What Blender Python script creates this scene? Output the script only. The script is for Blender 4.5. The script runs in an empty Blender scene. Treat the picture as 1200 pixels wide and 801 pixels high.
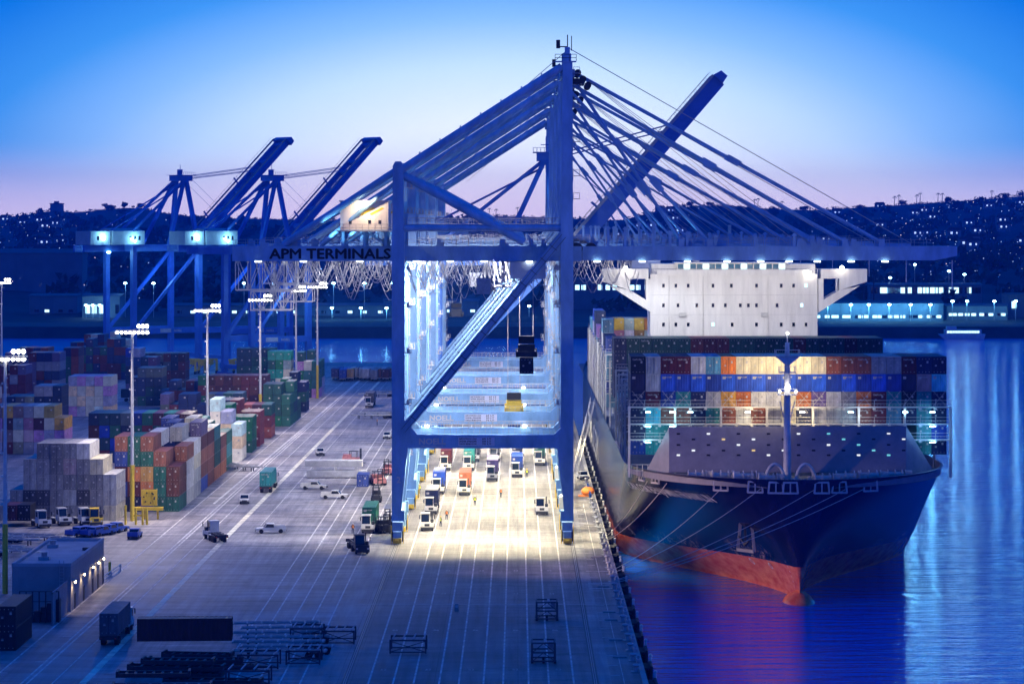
import bpy, math, random
from mathutils import Vector, Matrix
random.seed(7)
R = math.radians
S = bpy.context.scene
COL = S.collection
F = 3300.0            # focal length in pixels of a 1200 px wide frame
VX, VY, H = 607.0, 260.0, 56.0   # vanishing point of the quay, camera height above the quay

# ------------------------------------------------------------------ camera
cd = bpy.data.cameras.new('camera'); cam = bpy.data.objects.new('camera', cd); COL.objects.link(cam)
cd.sensor_width = 36; cd.lens = F / 1200 * 36
cd.shift_x = -(VX - 600) / 1200; cd.shift_y = -(400.5 - VY) / 1200
cd.clip_start = 1; cd.clip_end = 30000
cam.location = (0, 0, H); cam.rotation_euler = (R(90), 0, 0)
S.camera = cam
S.view_settings.view_transform = 'Standard'; S.view_settings.look = 'None'
S.view_settings.exposure = 0.25; S.view_settings.gamma = 1.0
S.view_settings.use_curve_mapping = False
S.cycles.use_denoising = True
S.cycles.sample_clamp_indirect = 3.0
S.cycles.max_bounces = 5; S.cycles.diffuse_bounces = 2; S.cycles.glossy_bounces = 3
S.cycles.caustics_reflective = False; S.cycles.caustics_refractive = False
S.cycles.use_light_tree = True

# ------------------------------------------------------------------ dusk sky
W = bpy.data.worlds.new('World'); S.world = W; W.use_nodes = True
nt = W.node_tree; N = nt.nodes; L = nt.links; N.clear()
def wn(t, **k):
    n = N.new(t)
    for a, b in k.items(): setattr(n, a, b)
    return n
def wmath(op, a, b=None, c=None):
    n = wn('ShaderNodeMath', operation=op)
    for i, v in enumerate((a, b, c)):
        if v is None: continue
        if isinstance(v, (int, float)): n.inputs[i].default_value = v
        else: L.new(v, n.inputs[i])
    return n.outputs[0]
tc = wn('ShaderNodeTexCoord'); sep = wn('ShaderNodeSeparateXYZ'); L.new(tc.outputs['Generated'], sep.inputs[0])
gx, gy, gz = sep.outputs
az = wmath('ARCTAN2', gx, gy)
az2 = wmath('MULTIPLY', az, 0.44)
rr = wmath('SQRT', wmath('ADD', wmath('MULTIPLY', az2, az2), wmath('MULTIPLY', gz, gz)))
ramp = wn('ShaderNodeValToRGB'); L.new(wmath('POWER', rr, 0.5), ramp.inputs[0])
el = ramp.color_ramp.elements
stops = [(0.0, (.98, 1.0, 1.16)), (.036, (.88, .98, 1.16)), (.056, (.56, .78, 1.10)), (.072, (.25, .52, 1.02)), (.090, (.05, .30, .86)),
         (.112, (.0, .16, .72)), (.135, (.0, .18, .86)), (.17, (.0, .34, 1.25)), (.26, (.0, .24, 1.15)), (.45, (.0, .115, .72)), (1.0, (.002, .08, .55))]
while len(el) < len(stops): el.new(0.5)
for e, (p, c) in zip(el, stops):
    e.position = p ** .5; e.color = (*c, 1)
mr = wn('ShaderNodeMapRange', interpolation_type='SMOOTHSTEP'); L.new(gz, mr.inputs[0])
mr.inputs[1].default_value = 0.0; mr.inputs[2].default_value = 0.030; mr.inputs[3].default_value = 0.85; mr.inputs[4].default_value = 0
mx = wn('ShaderNodeMix', data_type='RGBA'); L.new(mr.outputs[0], mx.inputs[0]); L.new(ramp.outputs[0], mx.inputs[6])
mx.inputs[7].default_value = (.92, .74, 1.0, 1)
bg = wn('ShaderNodeBackground'); L.new(mx.outputs[2], bg.inputs[0]); bg.inputs[1].default_value = 1.0
out = wn('ShaderNodeOutputWorld'); L.new(bg.outputs[0], out.inputs[0])

# ------------------------------------------------------------------ helpers
def gY(py, z=0.0): return F * (H - z) / (py - VY)          # distance of a point at height z seen on row py
def PX(px, Y): return (px - VX) * Y / F
def PZ(py, Y): return H - (py - VY) * Y / F

MATS = {}
def node_mat(name):
    m = bpy.data.materials.new(name); m.use_nodes = True
    return m, m.node_tree.nodes, m.node_tree.links, m.node_tree.nodes['Principled BSDF']
def mat(name, col, rough=.6, metal=0.0, var=.25, scale=1.5, bump=0.0, objcol=False, spec=.4, stretch=(1, 1, 1)):
    if name in MATS: return MATS[name]
    m, n, l, b = node_mat(name)
    t = n.new('ShaderNodeTexCoord'); mp = n.new('ShaderNodeMapping'); mp.inputs['Scale'].default_value = stretch
    l.new(t.outputs['Object'], mp.inputs[0])
    nz = n.new('ShaderNodeTexNoise'); nz.inputs['Scale'].default_value = scale; nz.inputs['Detail'].default_value = 6
    nz.inputs['Roughness'].default_value = .65
    l.new(mp.outputs[0], nz.inputs[0])
    r = n.new('ShaderNodeMapRange'); l.new(nz.outputs[0], r.inputs[0])
    r.inputs[1].default_value = .3; r.inputs[2].default_value = .7
    r.inputs[3].default_value = 1 - var; r.inputs[4].default_value = 1 + var * .6
    mxn = n.new('ShaderNodeVectorMath'); mxn.operation = 'SCALE'; l.new(r.outputs[0], mxn.inputs['Scale'])
    if objcol:
        oi = n.new('ShaderNodeObjectInfo'); l.new(oi.outputs['Color'], mxn.inputs[0])
    else: mxn.inputs[0].default_value = col
    l.new(mxn.outputs[0], b.inputs['Base Color'])
    b.inputs['Roughness'].default_value = rough; b.inputs['Metallic'].default_value = metal
    b.inputs['Specular IOR Level'].default_value = spec
    if bump:
        bp = n.new('ShaderNodeBump'); bp.inputs['Strength'].default_value = bump; bp.inputs['Distance'].default_value = .05
        l.new(nz.outputs[0], bp.inputs['Height']); l.new(bp.outputs[0], b.inputs['Normal'])
    MATS[name] = m; return m
def emat(name, col, strength, sample=False):
    if name in MATS: return MATS[name]
    m, n, l, b = node_mat(name)
    b.inputs['Base Color'].default_value = (.1, .1, .1, 1)
    b.inputs['Emission Color'].default_value = (*col, 1); b.inputs['Emission Strength'].default_value = strength
    m.cycles.emission_sampling = 'AUTO' if sample else 'NONE'
    MATS[name] = m; return m

class MB:
    """collects shapes in world coordinates; build() makes ONE mesh object relative to its parent's origin"""
    def __init__(s): s.v = []; s.f = []; s.m = []; s.sm = []
    def add(s, vs, fs, m=0, smooth=False):
        o = len(s.v); s.v += [tuple(p) for p in vs]
        for f in fs: s.f.append([i + o for i in f]); s.m.append(m); s.sm.append(smooth)
        return s
    def box(s, x0, y0, z0, x1, y1, z1, m=0):
        if x0 > x1: x0, x1 = x1, x0
        if y0 > y1: y0, y1 = y1, y0
        if z0 > z1: z0, z1 = z1, z0
        vs = [(x0, y0, z0), (x1, y0, z0), (x1, y1, z0), (x0, y1, z0), (x0, y0, z1), (x1, y0, z1), (x1, y1, z1), (x0, y1, z1)]
        return s.add(vs, [(0, 3, 2, 1), (4, 5, 6, 7), (0, 1, 5, 4), (1, 2, 6, 5), (2, 3, 7, 6), (3, 0, 4, 7)], m)
    def prism(s, prof, axis, a, b, m=0):
        """profile of (u,w) pairs extruded along axis: 'y' -> (u,?,w); 'x' -> (?,u,w); 'z' -> (u,w,?)"""
        n = len(prof)
        def pt(p, t): return (p[0], t, p[1]) if axis == 'y' else ((t, p[0], p[1]) if axis == 'x' else (p[0], p[1], t))
        vs = [pt(p, a) for p in prof] + [pt(p, b) for p in prof]
        fs = [tuple(range(n)), tuple(range(2 * n - 1, n - 1, -1))] + [((i + 1) % n, i, i + n, (i + 1) % n + n) for i in range(n)]
        return s.add(vs, fs, m)
    def beam(s, p, q, w, h=None, m=0, up=(0, 0, 1), taper=1.0):
        h = h or w; p = Vector(p); q = Vector(q); d = (q - p).normalized(); u = Vector(up)
        if abs(d.dot(u)) > .98: u = Vector((0, 1, 0))
        a = d.cross(u).normalized(); b = a.cross(d).normalized()
        vs = []
        for c, k in ((p, 1), (q, taper)):
            for i, j in ((-1, -1), (1, -1), (1, 1), (-1, 1)): vs.append(c + a * i * w / 2 * k + b * j * h / 2 * k)
        return s.add(vs, [(0, 1, 2, 3), (7, 6, 5, 4), (1, 0, 4, 5), (2, 1, 5, 6), (3, 2, 6, 7), (0, 3, 7, 4)], m)
    def tube(s, p, q, r, n=8, m=0, r2=None, caps=True):
        r2 = r if r2 is None else r2
        p = Vector(p); q = Vector(q); d = (q - p).normalized(); u = Vector((0, 0, 1)) if abs(d.z) < .95 else Vector((0, 1, 0))
        a = d.cross(u).normalized(); b = a.cross(d).normalized(); vs = []
        for c, k in ((p, r), (q, r2)):
            for i in range(n):
                t = 2 * math.pi * i / n; vs.append(c + a * math.cos(t) * k + b * math.sin(t) * k)
        s.add(vs, [((i + 1) % n, i, i + n, (i + 1) % n + n) for i in range(n)], m, n > 6)
        if caps: s.add(vs, [tuple(range(n)), tuple(range(2 * n - 1, n - 1, -1))], m)
        return s
    def path(s, pts, r, n=4, m=0):
        pts = [Vector(p) for p in pts]; vs = []
        for k, c in enumerate(pts):
            d = (pts[min(k + 1, len(pts) - 1)] - pts[max(k - 1, 0)]).normalized()
            u = Vector((0, 1, 0)) if abs(d.y) < .9 else Vector((1, 0, 0))
            a = d.cross(u).normalized(); b = a.cross(d).normalized()
            for i in range(n):
                t = 2 * math.pi * (i + .5) / n; vs.append(c + a * math.cos(t) * r + b * math.sin(t) * r)
        fs = []
        for k in range(len(pts) - 1):
            for i in range(n): fs.append((k * n + i, k * n + (i + 1) % n, (k + 1) * n + (i + 1) % n, (k + 1) * n + i))
        return s.add(vs, fs, m)
    def ball(s, c, r, m=0, n=8, k=5, sx=1, sy=1, sz=1):
        vs = [(c[0], c[1], c[2] + r * sz)]
        for j in range(1, k):
            t = math.pi * j / k
            for i in range(n):
                a = 2 * math.pi * i / n; vs.append((c[0] + r * sx * math.sin(t) * math.cos(a), c[1] + r * sy * math.sin(t) * math.sin(a), c[2] + r * sz * math.cos(t)))
        vs.append((c[0], c[1], c[2] - r * sz)); fs = []
        for i in range(n): fs.append((0, 1 + i, 1 + (i + 1) % n))
        for j in range(k - 2):
            for i in range(n): fs.append((1 + j * n + i, 1 + (j + 1) * n + i, 1 + (j + 1) * n + (i + 1) % n, 1 + j * n + (i + 1) % n))
        e = len(vs) - 1; o = 1 + (k - 2) * n
        for i in range(n): fs.append((e, o + (i + 1) % n, o + i))
        return s.add(vs, fs, m, True)
    def text(s, body, size, fn, m=0, bold=0.0, width=None):
        """lettering: fn maps flat text coordinates (u, v) to a point"""
        vs, fs, w = text_mesh(body, size, bold)
        k = (width / w) if width else 1.0
        return s.add([fn(u * k, v) for u, v in vs], fs, m)
    def build(s, name, mats, parent=None, loc=None):
        me = bpy.data.meshes.new(name)
        o = Vector(parent.matrix_basis.translation) if (parent and loc is None) else Vector(loc or (0, 0, 0))
        if parent and parent.parent: o = o + Vector(parent.parent.matrix_basis.translation)
        me.from_pydata([tuple(Vector(p) - o) for p in s.v], [], s.f)
        if not isinstance(mats, (list, tuple)): mats = [mats]
        for mm in mats: me.materials.append(mm)
        me.polygons.foreach_set('material_index', s.m); me.polygons.foreach_set('use_smooth', s.sm)
        me.update()
        ob = bpy.data.objects.new(name, me); COL.objects.link(ob)
        if parent: ob.parent = parent
        elif loc is not None: ob.location = loc
        return ob
TXT = {}
def text_mesh(body, size, bold=0.0):
    key = (body, size, bold)
    if key in TXT: return TXT[key]
    c = bpy.data.curves.new('lettering', 'FONT'); c.body = body; c.size = size; c.offset = bold; c.resolution_u = 2
    o = bpy.data.objects.new('lettering', c); COL.objects.link(o)
    dg = bpy.context.evaluated_depsgraph_get(); dg.update()
    me = bpy.data.meshes.new_from_object(o.evaluated_get(dg))
    vs = [(v.co.x, v.co.y) for v in me.vertices]; fs = [tuple(p.vertices) for p in me.polygons]
    COL.objects.unlink(o); bpy.data.objects.remove(o); bpy.data.curves.remove(c); bpy.data.meshes.remove(me)
    x0 = min(v[0] for v in vs); vs = [(a - x0, b) for a, b in vs]; w = max(v[0] for v in vs)
    TXT[key] = (vs, fs, w); return TXT[key]
def thing(name, loc, label, cat, group=None, rz=0.0):
    o = bpy.data.objects.new(name, None); COL.objects.link(o); o.empty_display_size = .5
    o.location = loc; o.rotation_euler = (0, 0, rz)
    o['label'] = label; o['category'] = cat
    if group: o['group'] = group
    return o
def tag(o, label, cat, group=None):
    o['label'] = label; o['category'] = cat
    if group: o['group'] = group
    return o
def struct(o): o['kind'] = 'structure'; return o
def dup(root, loc, rz=None, label=None, group=None):
    r = root.copy(); COL.objects.link(r); r.location = loc
    if rz is not None: r.rotation_euler = (0, 0, rz)
    if label: r['label'] = label
    if group: r['group'] = group
    for ch in list(root.children):
        c = ch.copy(); COL.objects.link(c); c.parent = r
        for g in list(ch.children):
            d = g.copy(); COL.objects.link(d); d.parent = c
    return r
def spot(loc, power, col=(1, 1, 1), angle=150, blend=.5, target=None, size=.4, name='spot'):
    ld = bpy.data.lights.new(name, 'SPOT'); ld.energy = power; ld.color = col; ld.spot_size = R(angle); ld.spot_blend = blend
    ld.shadow_soft_size = size
    o = bpy.data.objects.new(name, ld); COL.objects.link(o); o.location = loc
    d = (Vector(target) - Vector(loc)) if target else Vector((0, 0, -1))
    o.rotation_euler = d.to_track_quat('-Z', 'Y').to_euler(); o.visible_camera = True
    return o
def point(loc, power, col=(1, 1, 1), size=.3):
    ld = bpy.data.lights.new('lamp_light', 'POINT'); ld.energy = power; ld.color = col; ld.shadow_soft_size = size
    o = bpy.data.objects.new('lamp_light', ld); COL.objects.link(o); o.location = loc
    return o
ORD = ['first', 'second', 'third', 'fourth', 'fifth', 'sixth', 'seventh', 'eighth', 'ninth', 'tenth', 'eleventh', 'twelfth', 'thirteenth',
       'fourteenth', 'fifteenth', 'sixteenth', 'seventeenth', 'eighteenth', 'nineteenth', 'twentieth', 'twenty-first', 'twenty-second']

# ------------------------------------------------------------------ materials
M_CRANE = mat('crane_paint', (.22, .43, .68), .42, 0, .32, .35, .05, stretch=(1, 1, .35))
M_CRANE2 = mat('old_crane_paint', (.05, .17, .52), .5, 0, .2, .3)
M_WHITE = mat('white_paint', (.60, .60, .58), .45, 0, .22, .8)
M_HOUSE = mat('bridge_house_paint', (.74, .72, .66), .5, 0, .16, .9, 0, stretch=(1, 1, .12))
M_STEEL = mat('galvanised_steel', (.42, .43, .44), .5, .4, .3, 2)
M_DARK = mat('dark_steel', (.035, .037, .045), .55, .2, .3, 2)
M_BLACK = mat('black_paint', (.012, .012, .015), .6, 0, .2, 2)
M_RUBBER = mat('rubber', (.015, .015, .016), .85, 0, .3, 3)
M_GLASS = mat('dark_glass', (.01, .015, .02), .08, 0, .0, 1, spec=.8)
M_YELLOW = mat('yellow_paint', (.72, .50, .04), .5, 0, .2, 1.5)
M_ORANGE = mat('orange_paint', (.75, .22, .03), .5, 0, .2, 1.5)
M_BLUEP = mat('blue_paint', (.02, .09, .42), .45, 0, .2, 1.5)
M_RED = mat('red_paint', (.55, .05, .03), .5, 0, .2, 1.5)
M_CONC = mat('concrete', (.34, .33, .31), .85, 0, .25, .4, .2)
M_CABLE = mat('cable_grey', (.62, .60, .55), .6, 0, .1, 1)
M_ROPE = mat('rope', (.5, .47, .42), .8, 0, .2, 3)
M_LINE = mat('road_line_paint', (.66, .65, .62), .7, 0, .6, .6)
M_LINEY = mat('road_line_cream', (.76, .72, .54), .7, 0, .5, .5)
M_SKIN = mat('skin', (.35, .2, .14), .6, 0, .05, 3)
M_HIVIS = mat('hi_vis', (.65, .75, .05), .6, 0, .1, 3)
M_CLOTH = mat('dark_cloth', (.02, .025, .045), .9, 0, .2, 5)
E_WHITE = emat('lamp_white', (1, .93, .8), 22)
E_WARM = emat('lamp_warm', (1, .72, .35), 25)
E_CYAN = emat('lamp_cyan', (.4, .82, 1), 30)
E_SOFT = emat('window_glow', (.5, .85, 1), 2.0)
E_TINY = emat('town_light', (.45, .62, 1), 1.6)
E_TINYW = emat('town_light_warm', (1, .75, .7), 2.0)
# ================================================================== SETTING
WZ = -4.8                      # water level
QX = 15.8                      # edge of the quay
# water
def water_mat():
    m, n, l, b = node_mat('harbour_water')
    g = n.new('ShaderNodeNewGeometry'); mp = n.new('ShaderNodeMapping'); l.new(g.outputs['Position'], mp.inputs[0])
    mp.inputs['Scale'].default_value = (.085, .34, 1)
    a = n.new('ShaderNodeTexNoise'); a.inputs['Scale'].default_value = 1.0; a.inputs['Detail'].default_value = 5; a.inputs['Roughness'].default_value = .6
    l.new(mp.outputs[0], a.inputs[0])
    mp2 = n.new('ShaderNodeMapping'); l.new(g.outputs['Position'], mp2.inputs[0]); mp2.inputs['Scale'].default_value = (.006, .02, 1)
    c = n.new('ShaderNodeTexNoise'); c.inputs['Scale'].default_value = 1.0; c.inputs['Detail'].default_value = 3
    l.new(mp2.outputs[0], c.inputs[0])
    mr = n.new('ShaderNodeMapRange'); l.new(c.outputs[0], mr.inputs[0]); mr.inputs[1].default_value = .35; mr.inputs[2].default_value = .65
    mr.inputs[3].default_value = .45; mr.inputs[4].default_value = 1.0
    # the basin in the lee of the ship's bow and the quay is calm
    bp = n.new('ShaderNodeBump'); bp.inputs['Distance'].default_value = 2.4
    l.new(mr.outputs[0], bp.inputs['Strength']); l.new(a.outputs[0], bp.inputs['Height'])
    l.new(bp.outputs[0], b.inputs['Normal'])
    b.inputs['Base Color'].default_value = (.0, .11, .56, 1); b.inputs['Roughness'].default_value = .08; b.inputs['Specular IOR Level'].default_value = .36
    b.inputs['IOR'].default_value = 1.33
    return m
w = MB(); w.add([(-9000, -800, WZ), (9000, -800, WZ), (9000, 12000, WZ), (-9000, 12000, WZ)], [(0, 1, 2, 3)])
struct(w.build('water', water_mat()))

# terminal ground: one slab, quay wall on the right
def ground_mat(name, base, joints=None, streak=.5, scale=.05):
    m, n, l, b = node_mat(name)
    g = n.new('ShaderNodeNewGeometry')
    def noise(sc, s, d=6):
        mp = n.new('ShaderNodeMapping'); mp.inputs['Scale'].default_value = s; l.new(g.outputs['Position'], mp.inputs[0])
        z = n.new('ShaderNodeTexNoise'); z.inputs['Scale'].default_value = sc; z.inputs['Detail'].default_value = d; z.inputs['Roughness'].default_value = .7
        l.new(mp.outputs[0], z.inputs[0]); return z.outputs[0]
    def rng(v, lo, hi, a=.3, c=.7):
        q = n.new('ShaderNodeMapRange'); l.new(v, q.inputs[0]); q.inputs[1].default_value = a; q.inputs[2].default_value = c
        q.inputs[3].default_value = lo; q.inputs[4].default_value = hi; return q.outputs[0]
    def mul(a, c):
        q = n.new('ShaderNodeMath'); q.operation = 'MULTIPLY'; l.new(a, q.inputs[0]); l.new(c, q.inputs[1]); return q.outputs[0]
    v = rng(noise(.05, (1, 1, 1)), .6, 1.35)                       # big patches
    v = mul(v, rng(noise(.22, (.5, 1, 1), 9), .35, 1.0, .33, .43))     # dark oil and repair patches
    v = mul(v, rng(noise(.35, (.12, 1, 1), 8), 1 - streak, 1 + streak * .8))    # tyre polish across the lanes
    v = mul(v, rng(noise(.8, (1.0, .04, 1), 5), .50, 1.35))           # wheel tracks along the lanes
    v = mul(v, rng(noise(1.2, (1, 1, 1), 8), .85, 1.15))
    if joints:
        bt = n.new('ShaderNodeTexBrick'); mp = n.new('ShaderNodeMapping'); l.new(g.outputs['Position'], mp.inputs[0]); l.new(mp.outputs[0], bt.inputs[0])
        bt.offset = 0; bt.inputs['Scale'].default_value = 1; bt.inputs['Brick Width'].default_value = joints[0]; bt.inputs['Row Height'].default_value = joints[1]
        bt.inputs['Mortar Size'].default_value = .05; bt.inputs['Color1'].default_value = (1, 1, 1, 1); bt.inputs['Color2'].default_value = (.86, .86, .86, 1)
        bt.inputs['Mortar'].default_value = (.45, .45, .45, 1)
        q = n.new('ShaderNodeRGBToBW'); l.new(bt.outputs[0], q.inputs[0]); v = mul(v, q.outputs[0])
    sc = n.new('ShaderNodeVectorMath'); sc.operation = 'SCALE'; sc.inputs[0].default_value = base; l.new(v, sc.inputs['Scale'])
    l.new(sc.outputs[0], b.inputs['Base Color']); b.inputs['Roughness'].default_value = .62
    return m
G_ASPH = ground_mat('yard_asphalt', (.25, .235, .24), None, .75)
G_APRON = ground_mat('apron_concrete', (.20, .19, .18), (10.2, 13.7), .45)
G_STRIP = ground_mat('rail_strip_concrete', (.27, .27, .27), (4.4, 13.7), .35)
LE = 1125.0
g = MB(); g.box(-900, -200, -14, QX, LE, 0)
struct(g.build('ground', G_ASPH))
g = MB(); g.add([(-21.4, 250, .006), (QX - .7, 250, .006), (QX - .7, LE - 30, .006), (-21.4, LE - 30, .006)], [(0, 1, 2, 3)])
struct(g.build('quay_apron', G_APRON))
g = MB()
for x0, x1 in ((-25.8, -21.4), (9.9, 11.4)):
    g.add([(x0, 250, .012), (x1, 250, .012), (x1, LE - 30, .012), (x0, LE - 30, .012)], [(0, 1, 2, 3)])
struct(g.build('rail_pavement_strip', G_STRIP))
g = MB(); g.box(QX - .7, 250, 0, QX, LE, .28); struct(g.build('quay_kerb', M_CONC))
for i, x in enumerate((-21.1, 9.45)):
    g = MB()
    for dx in (-.12, .12): g.box(x + dx - .04, 250, .0, x + dx + .04, LE - 40, .05)
    g.box(x - .35, 250, 0, x + .35, LE - 40, .018, 1)
    struct(g.build('crane_rail', [M_STEEL, M_DARK]))
# painted lines on the apron
g = MB()
for x in (-18.2, -15.2, -12.7, -9.6, -7.2, -4.2, -1.8, 1.3, 3.76, 6.8):
    g.box(x - .11, 250, .0, x + .11, 900, .022)
g.box(-24, 413, 0, QX - 1, 413.3, .024)
for y in range(300, 560, 8):
    g.box(11.4, y, 0, 12.6, y + .25, .022)
for y in (430.5, 437, 452): g.box(10.9, y, 0, 15, y + .35, .023)
g.box(12.9, 250, 0, 13.0, 560, .021)
for k, x in enumerate((-16.7, -11.1, -5.7, -.2, 5.2)):      # small lane numbers
    for y in (352, 386, 424, 452):
        g.text(str(y)[-2:], .8, lambda u, v, x=x, y=y: (x - .5 + u, y + v * 2.2, .03))
struct(g.build('apron_lane_lines', M_LINE))
def gline(g, x0, y0, x1, y1, w, z=.012, m=0):
    g.add([(x0 - w / 2, y0, z), (x0 + w / 2, y0, z), (x1 + w / 2, y1, z), (x1 - w / 2, y1, z)], [(0, 1, 2, 3)], m)
g = MB()
gline(g, -53.5, 250, -48.6, 1000, .95, .012, 1)
gline(g, -60.9, 250, -56.4, 1000, .28); gline(g, -60.2, 250, -55.7, 1000, .28); gline(g, -60.5, 560, -56.0, 1000, .5, .011)
gline(g, -65.0, 250, -61.0, 1000, .26)
gline(g, -57.1, 250, -52.9, 1000, .2)
for x in (-37.1, -34.7, -31.8, -29.1, -26.6): gline(g, x, 250, x + .6, 800, .22)
gline(g, -47.5, 520, -45.9, 1000, .15)
for y in (350, 372, 398, 436, 470, 530, 610): g.box(-66, y, 0, -63.5, y + .3, .013); g.box(-61.6, y + 9, 0, -60.4, y + 9.3, .013)
struct(g.build('road_markings', [M_LINE, M_LINEY]))

# ------------------------------------------------------------------ far shore and hills
M_SHORE = mat('shore_rock', (.05, .052, .05), .9, 0, .5, .08)
M_HILL = mat('hill_scrub', (.016, .03, .034), 1, 0, .7, .02)
M_LEAF = mat('foliage', (.03, .05, .028), .95, 0, .6, .05)
SHORE = 1470.0
PROF = [(-400, 262), (-100, 258), (0, 254), (30, 252), (60, 245), (80, 249), (110, 247), (140, 243), (165, 243), (190, 249), (230, 254), (300, 256),
        (400, 258), (480, 256), (540, 255), (600, 253), (640, 254), (700, 257), (725, 259), (745, 253), (775, 246), (810, 241), (850, 240), (900, 244),
        (960, 246), (1000, 243), (1050, 240), (1100, 237), (1150, 233), (1200, 229), (1300, 224), (1600, 222)]
def prof(px):
    for (a, ya), (b, yb) in zip(PROF, PROF[1:]):
        if a <= px <= b: return ya + (yb - ya) * (px - a) / (b - a)
    return 258
def hz(px, Y):
    """terrain height of the town and hills beyond the channel"""
    t = (Y - 1560) / (4300 - 1560); t = max(0, min(1.25, t))
    top = H + (VY - prof(px)) * 4300 / F
    lump = 6 * math.sin(px * .021 + Y * .004) + 4 * math.sin(px * .05 - Y * .007 + 2)
    return 1.0 + (top - 1) * (t ** 1.15 if t < 1 else 1 - (t - 1) * 1.2) + lump * min(t, 1) * (1 - min(t, 1)) * 3
g = MB(); NX, NY = 150, 46; vs = []
for j in range(NY):
    Y = 1540 + (5000 - 1540) * (j / (NY - 1)) ** 1.2
    for i in range(NX):
        px = -900 + 3000 * i / (NX - 1)
        vs.append((PX(px, Y), Y, hz(px, Y)))
g.add(vs, [(j * NX + i, j * NX + i + 1, (j + 1) * NX + i + 1, (j + 1) * NX + i) for j in range(NY - 1) for i in range(NX - 1)], 0, True)
struct(g.build('hills', M_HILL))
g = MB(); g.add([(-4000, SHORE, WZ - 2), (4000, SHORE, WZ - 2), (4000, SHORE + 9, 1.0), (4000, 1700, 1.1), (-4000, 1700, 1.1), (-4000, SHORE + 9, 1.0)], [(0, 1, 2, 5), (5, 2, 3, 4)])
struct(g.build('far_shore', M_SHORE))

def leafcloud(g, c, rx, rz, n, leaf, m=0):
    """crown made of small leaf clumps spread through its volume in a few uneven lobes"""
    lobes = [(random.uniform(-.5, .5) * rx, random.uniform(-.4, .4) * rx, random.uniform(-.3, .45) * rz, random.uniform(.35, .65)) for _ in range(5)]
    for _ in range(n):
        lx, ly, lz, lr = random.choice(lobes)
        d = Vector((random.gauss(0, 1), random.gauss(0, 1), random.gauss(0, 1))).normalized() * random.uniform(.5, 1)
        p = Vector((c[0] + lx + d.x * rx * lr, c[1] + ly + d.y * rx * lr, c[2] + lz + d.z * rz * lr))
        a = Vector((random.gauss(0, 1), random.gauss(0, 1), random.gauss(0, 1))).normalized(); b = a.orthogonal().normalized()
        e = leaf * random.uniform(.6, 1.3)
        g.add([p + a * e, p - a * e * .5 + b * e * .8, p - a * e * .5 - b * e * .8], [(0, 1, 2)], m)
# woods: nobody could count it
g = MB()
for _ in range(1500):
    Y = random.uniform(1650, 4000); px = random.uniform(-60, 1290); r = random.uniform(5, 11)
    leafcloud(g, (PX(px, Y), Y, hz(px, Y) + r * .5), r, r * .75, 20, r * .35)
for px in range(-60, 1270, 6):
    Y = random.uniform(4180, 4300); r = random.uniform(2.5, 5.5)
    leafcloud(g, (PX(px, Y), Y, hz(px, Y) + r * .2), r * 1.6, r * .7, 26, r * .3)
wd = g.build('hillside_woods', M_LEAF); wd['kind'] = 'stuff'; wd['label'] = 'dark woods and scrub covering the far hillsides'; wd['category'] = 'woods'
# ridge trees one can tell apart
def ridge_tree(px, h, rx, where):
    h *= .62
    Y = 4200; x = PX(px, Y); z = hz(px, Y)
    t = thing('broadleaf_tree', (x, Y, z - 1), 'dark tree on the ridge ' + where, 'tree', 'trees standing on the hill ridge')
    g = MB(); g.tube((x, Y, z - 1), (x, Y, z + h * .6), .6, 6, 0, .3)
    for a in range(4): g.tube((x, Y, z + h * .4), (x + math.cos(a * 1.6) * rx * .5, Y + math.sin(a * 1.6) * rx * .5, z + h * .75), .3, 5, 0, .12)
    g.build('trunk', M_DARK, t)
    g = MB(); leafcloud(g, (x, Y, z + h * .6), rx, h * .6, 190, rx * .17); g.build('crown', M_LEAF, t)
for px, h, rx, wh in ((45, 13, 9, 'left of the flat roofed building'), (127, 16, 12, 'above the left machinery house, tallest of the left clump'),
                      (146, 15, 9, 'just left of the far left crane apex'), (165, 12, 9, 'right of the left clump, behind crane backstays'),
                      (282, 11, 8, 'between the two raised far booms'), (775, 10, 8, 'right of the raised boom root'), (810, 13, 9, 'behind the boom stays at centre right'),
                      (832, 11, 8, 'behind the middle of the boom stays'), (942, 12, 10, 'right of the stay fan'), (1008, 11, 9, 'beyond the boom tips'), (1057, 13, 9, 'left of the palm pair at right'),
                      (1112, 15, 10, 'above the bright hillside lights'), (1178, 14, 9, 'near the right edge of the picture'), (1195, 18, 7, 'tall, at the right edge of the picture')):
    ridge_tree(px, h, rx, wh)
def palm(px, h, where, Y=4230):
    h *= .8
    x = PX(px, Y); z = hz(px, Y)
    t = thing('palm_tree', (x, Y, z - 1), 'tall thin palm ' + where, 'palm tree', 'palms on the ridge')
    g = MB(); g.tube((x, Y, z - 1), (x + .6, Y, z + h), .55, 6, 0, .4); g.build('trunk', M_DARK, t)
    g = MB()
    for k in range(13):
        a = k * 2.4; e = (k % 4) * .28 - .35; p = Vector((x + .6, Y, z + h)); d = Vector((math.cos(a), math.sin(a), e)); q = p + d * 2.4; r2 = q + Vector((d.x * 1.5, d.y * 1.5, e - 1.6))
        sd = Vector((-math.sin(a), math.cos(a), 0)) * .7
        g.add([p, q + sd, q - sd, r2], [(0, 1, 2), (1, 3, 2)])
    g.build('crown', M_LEAF, t)
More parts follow.
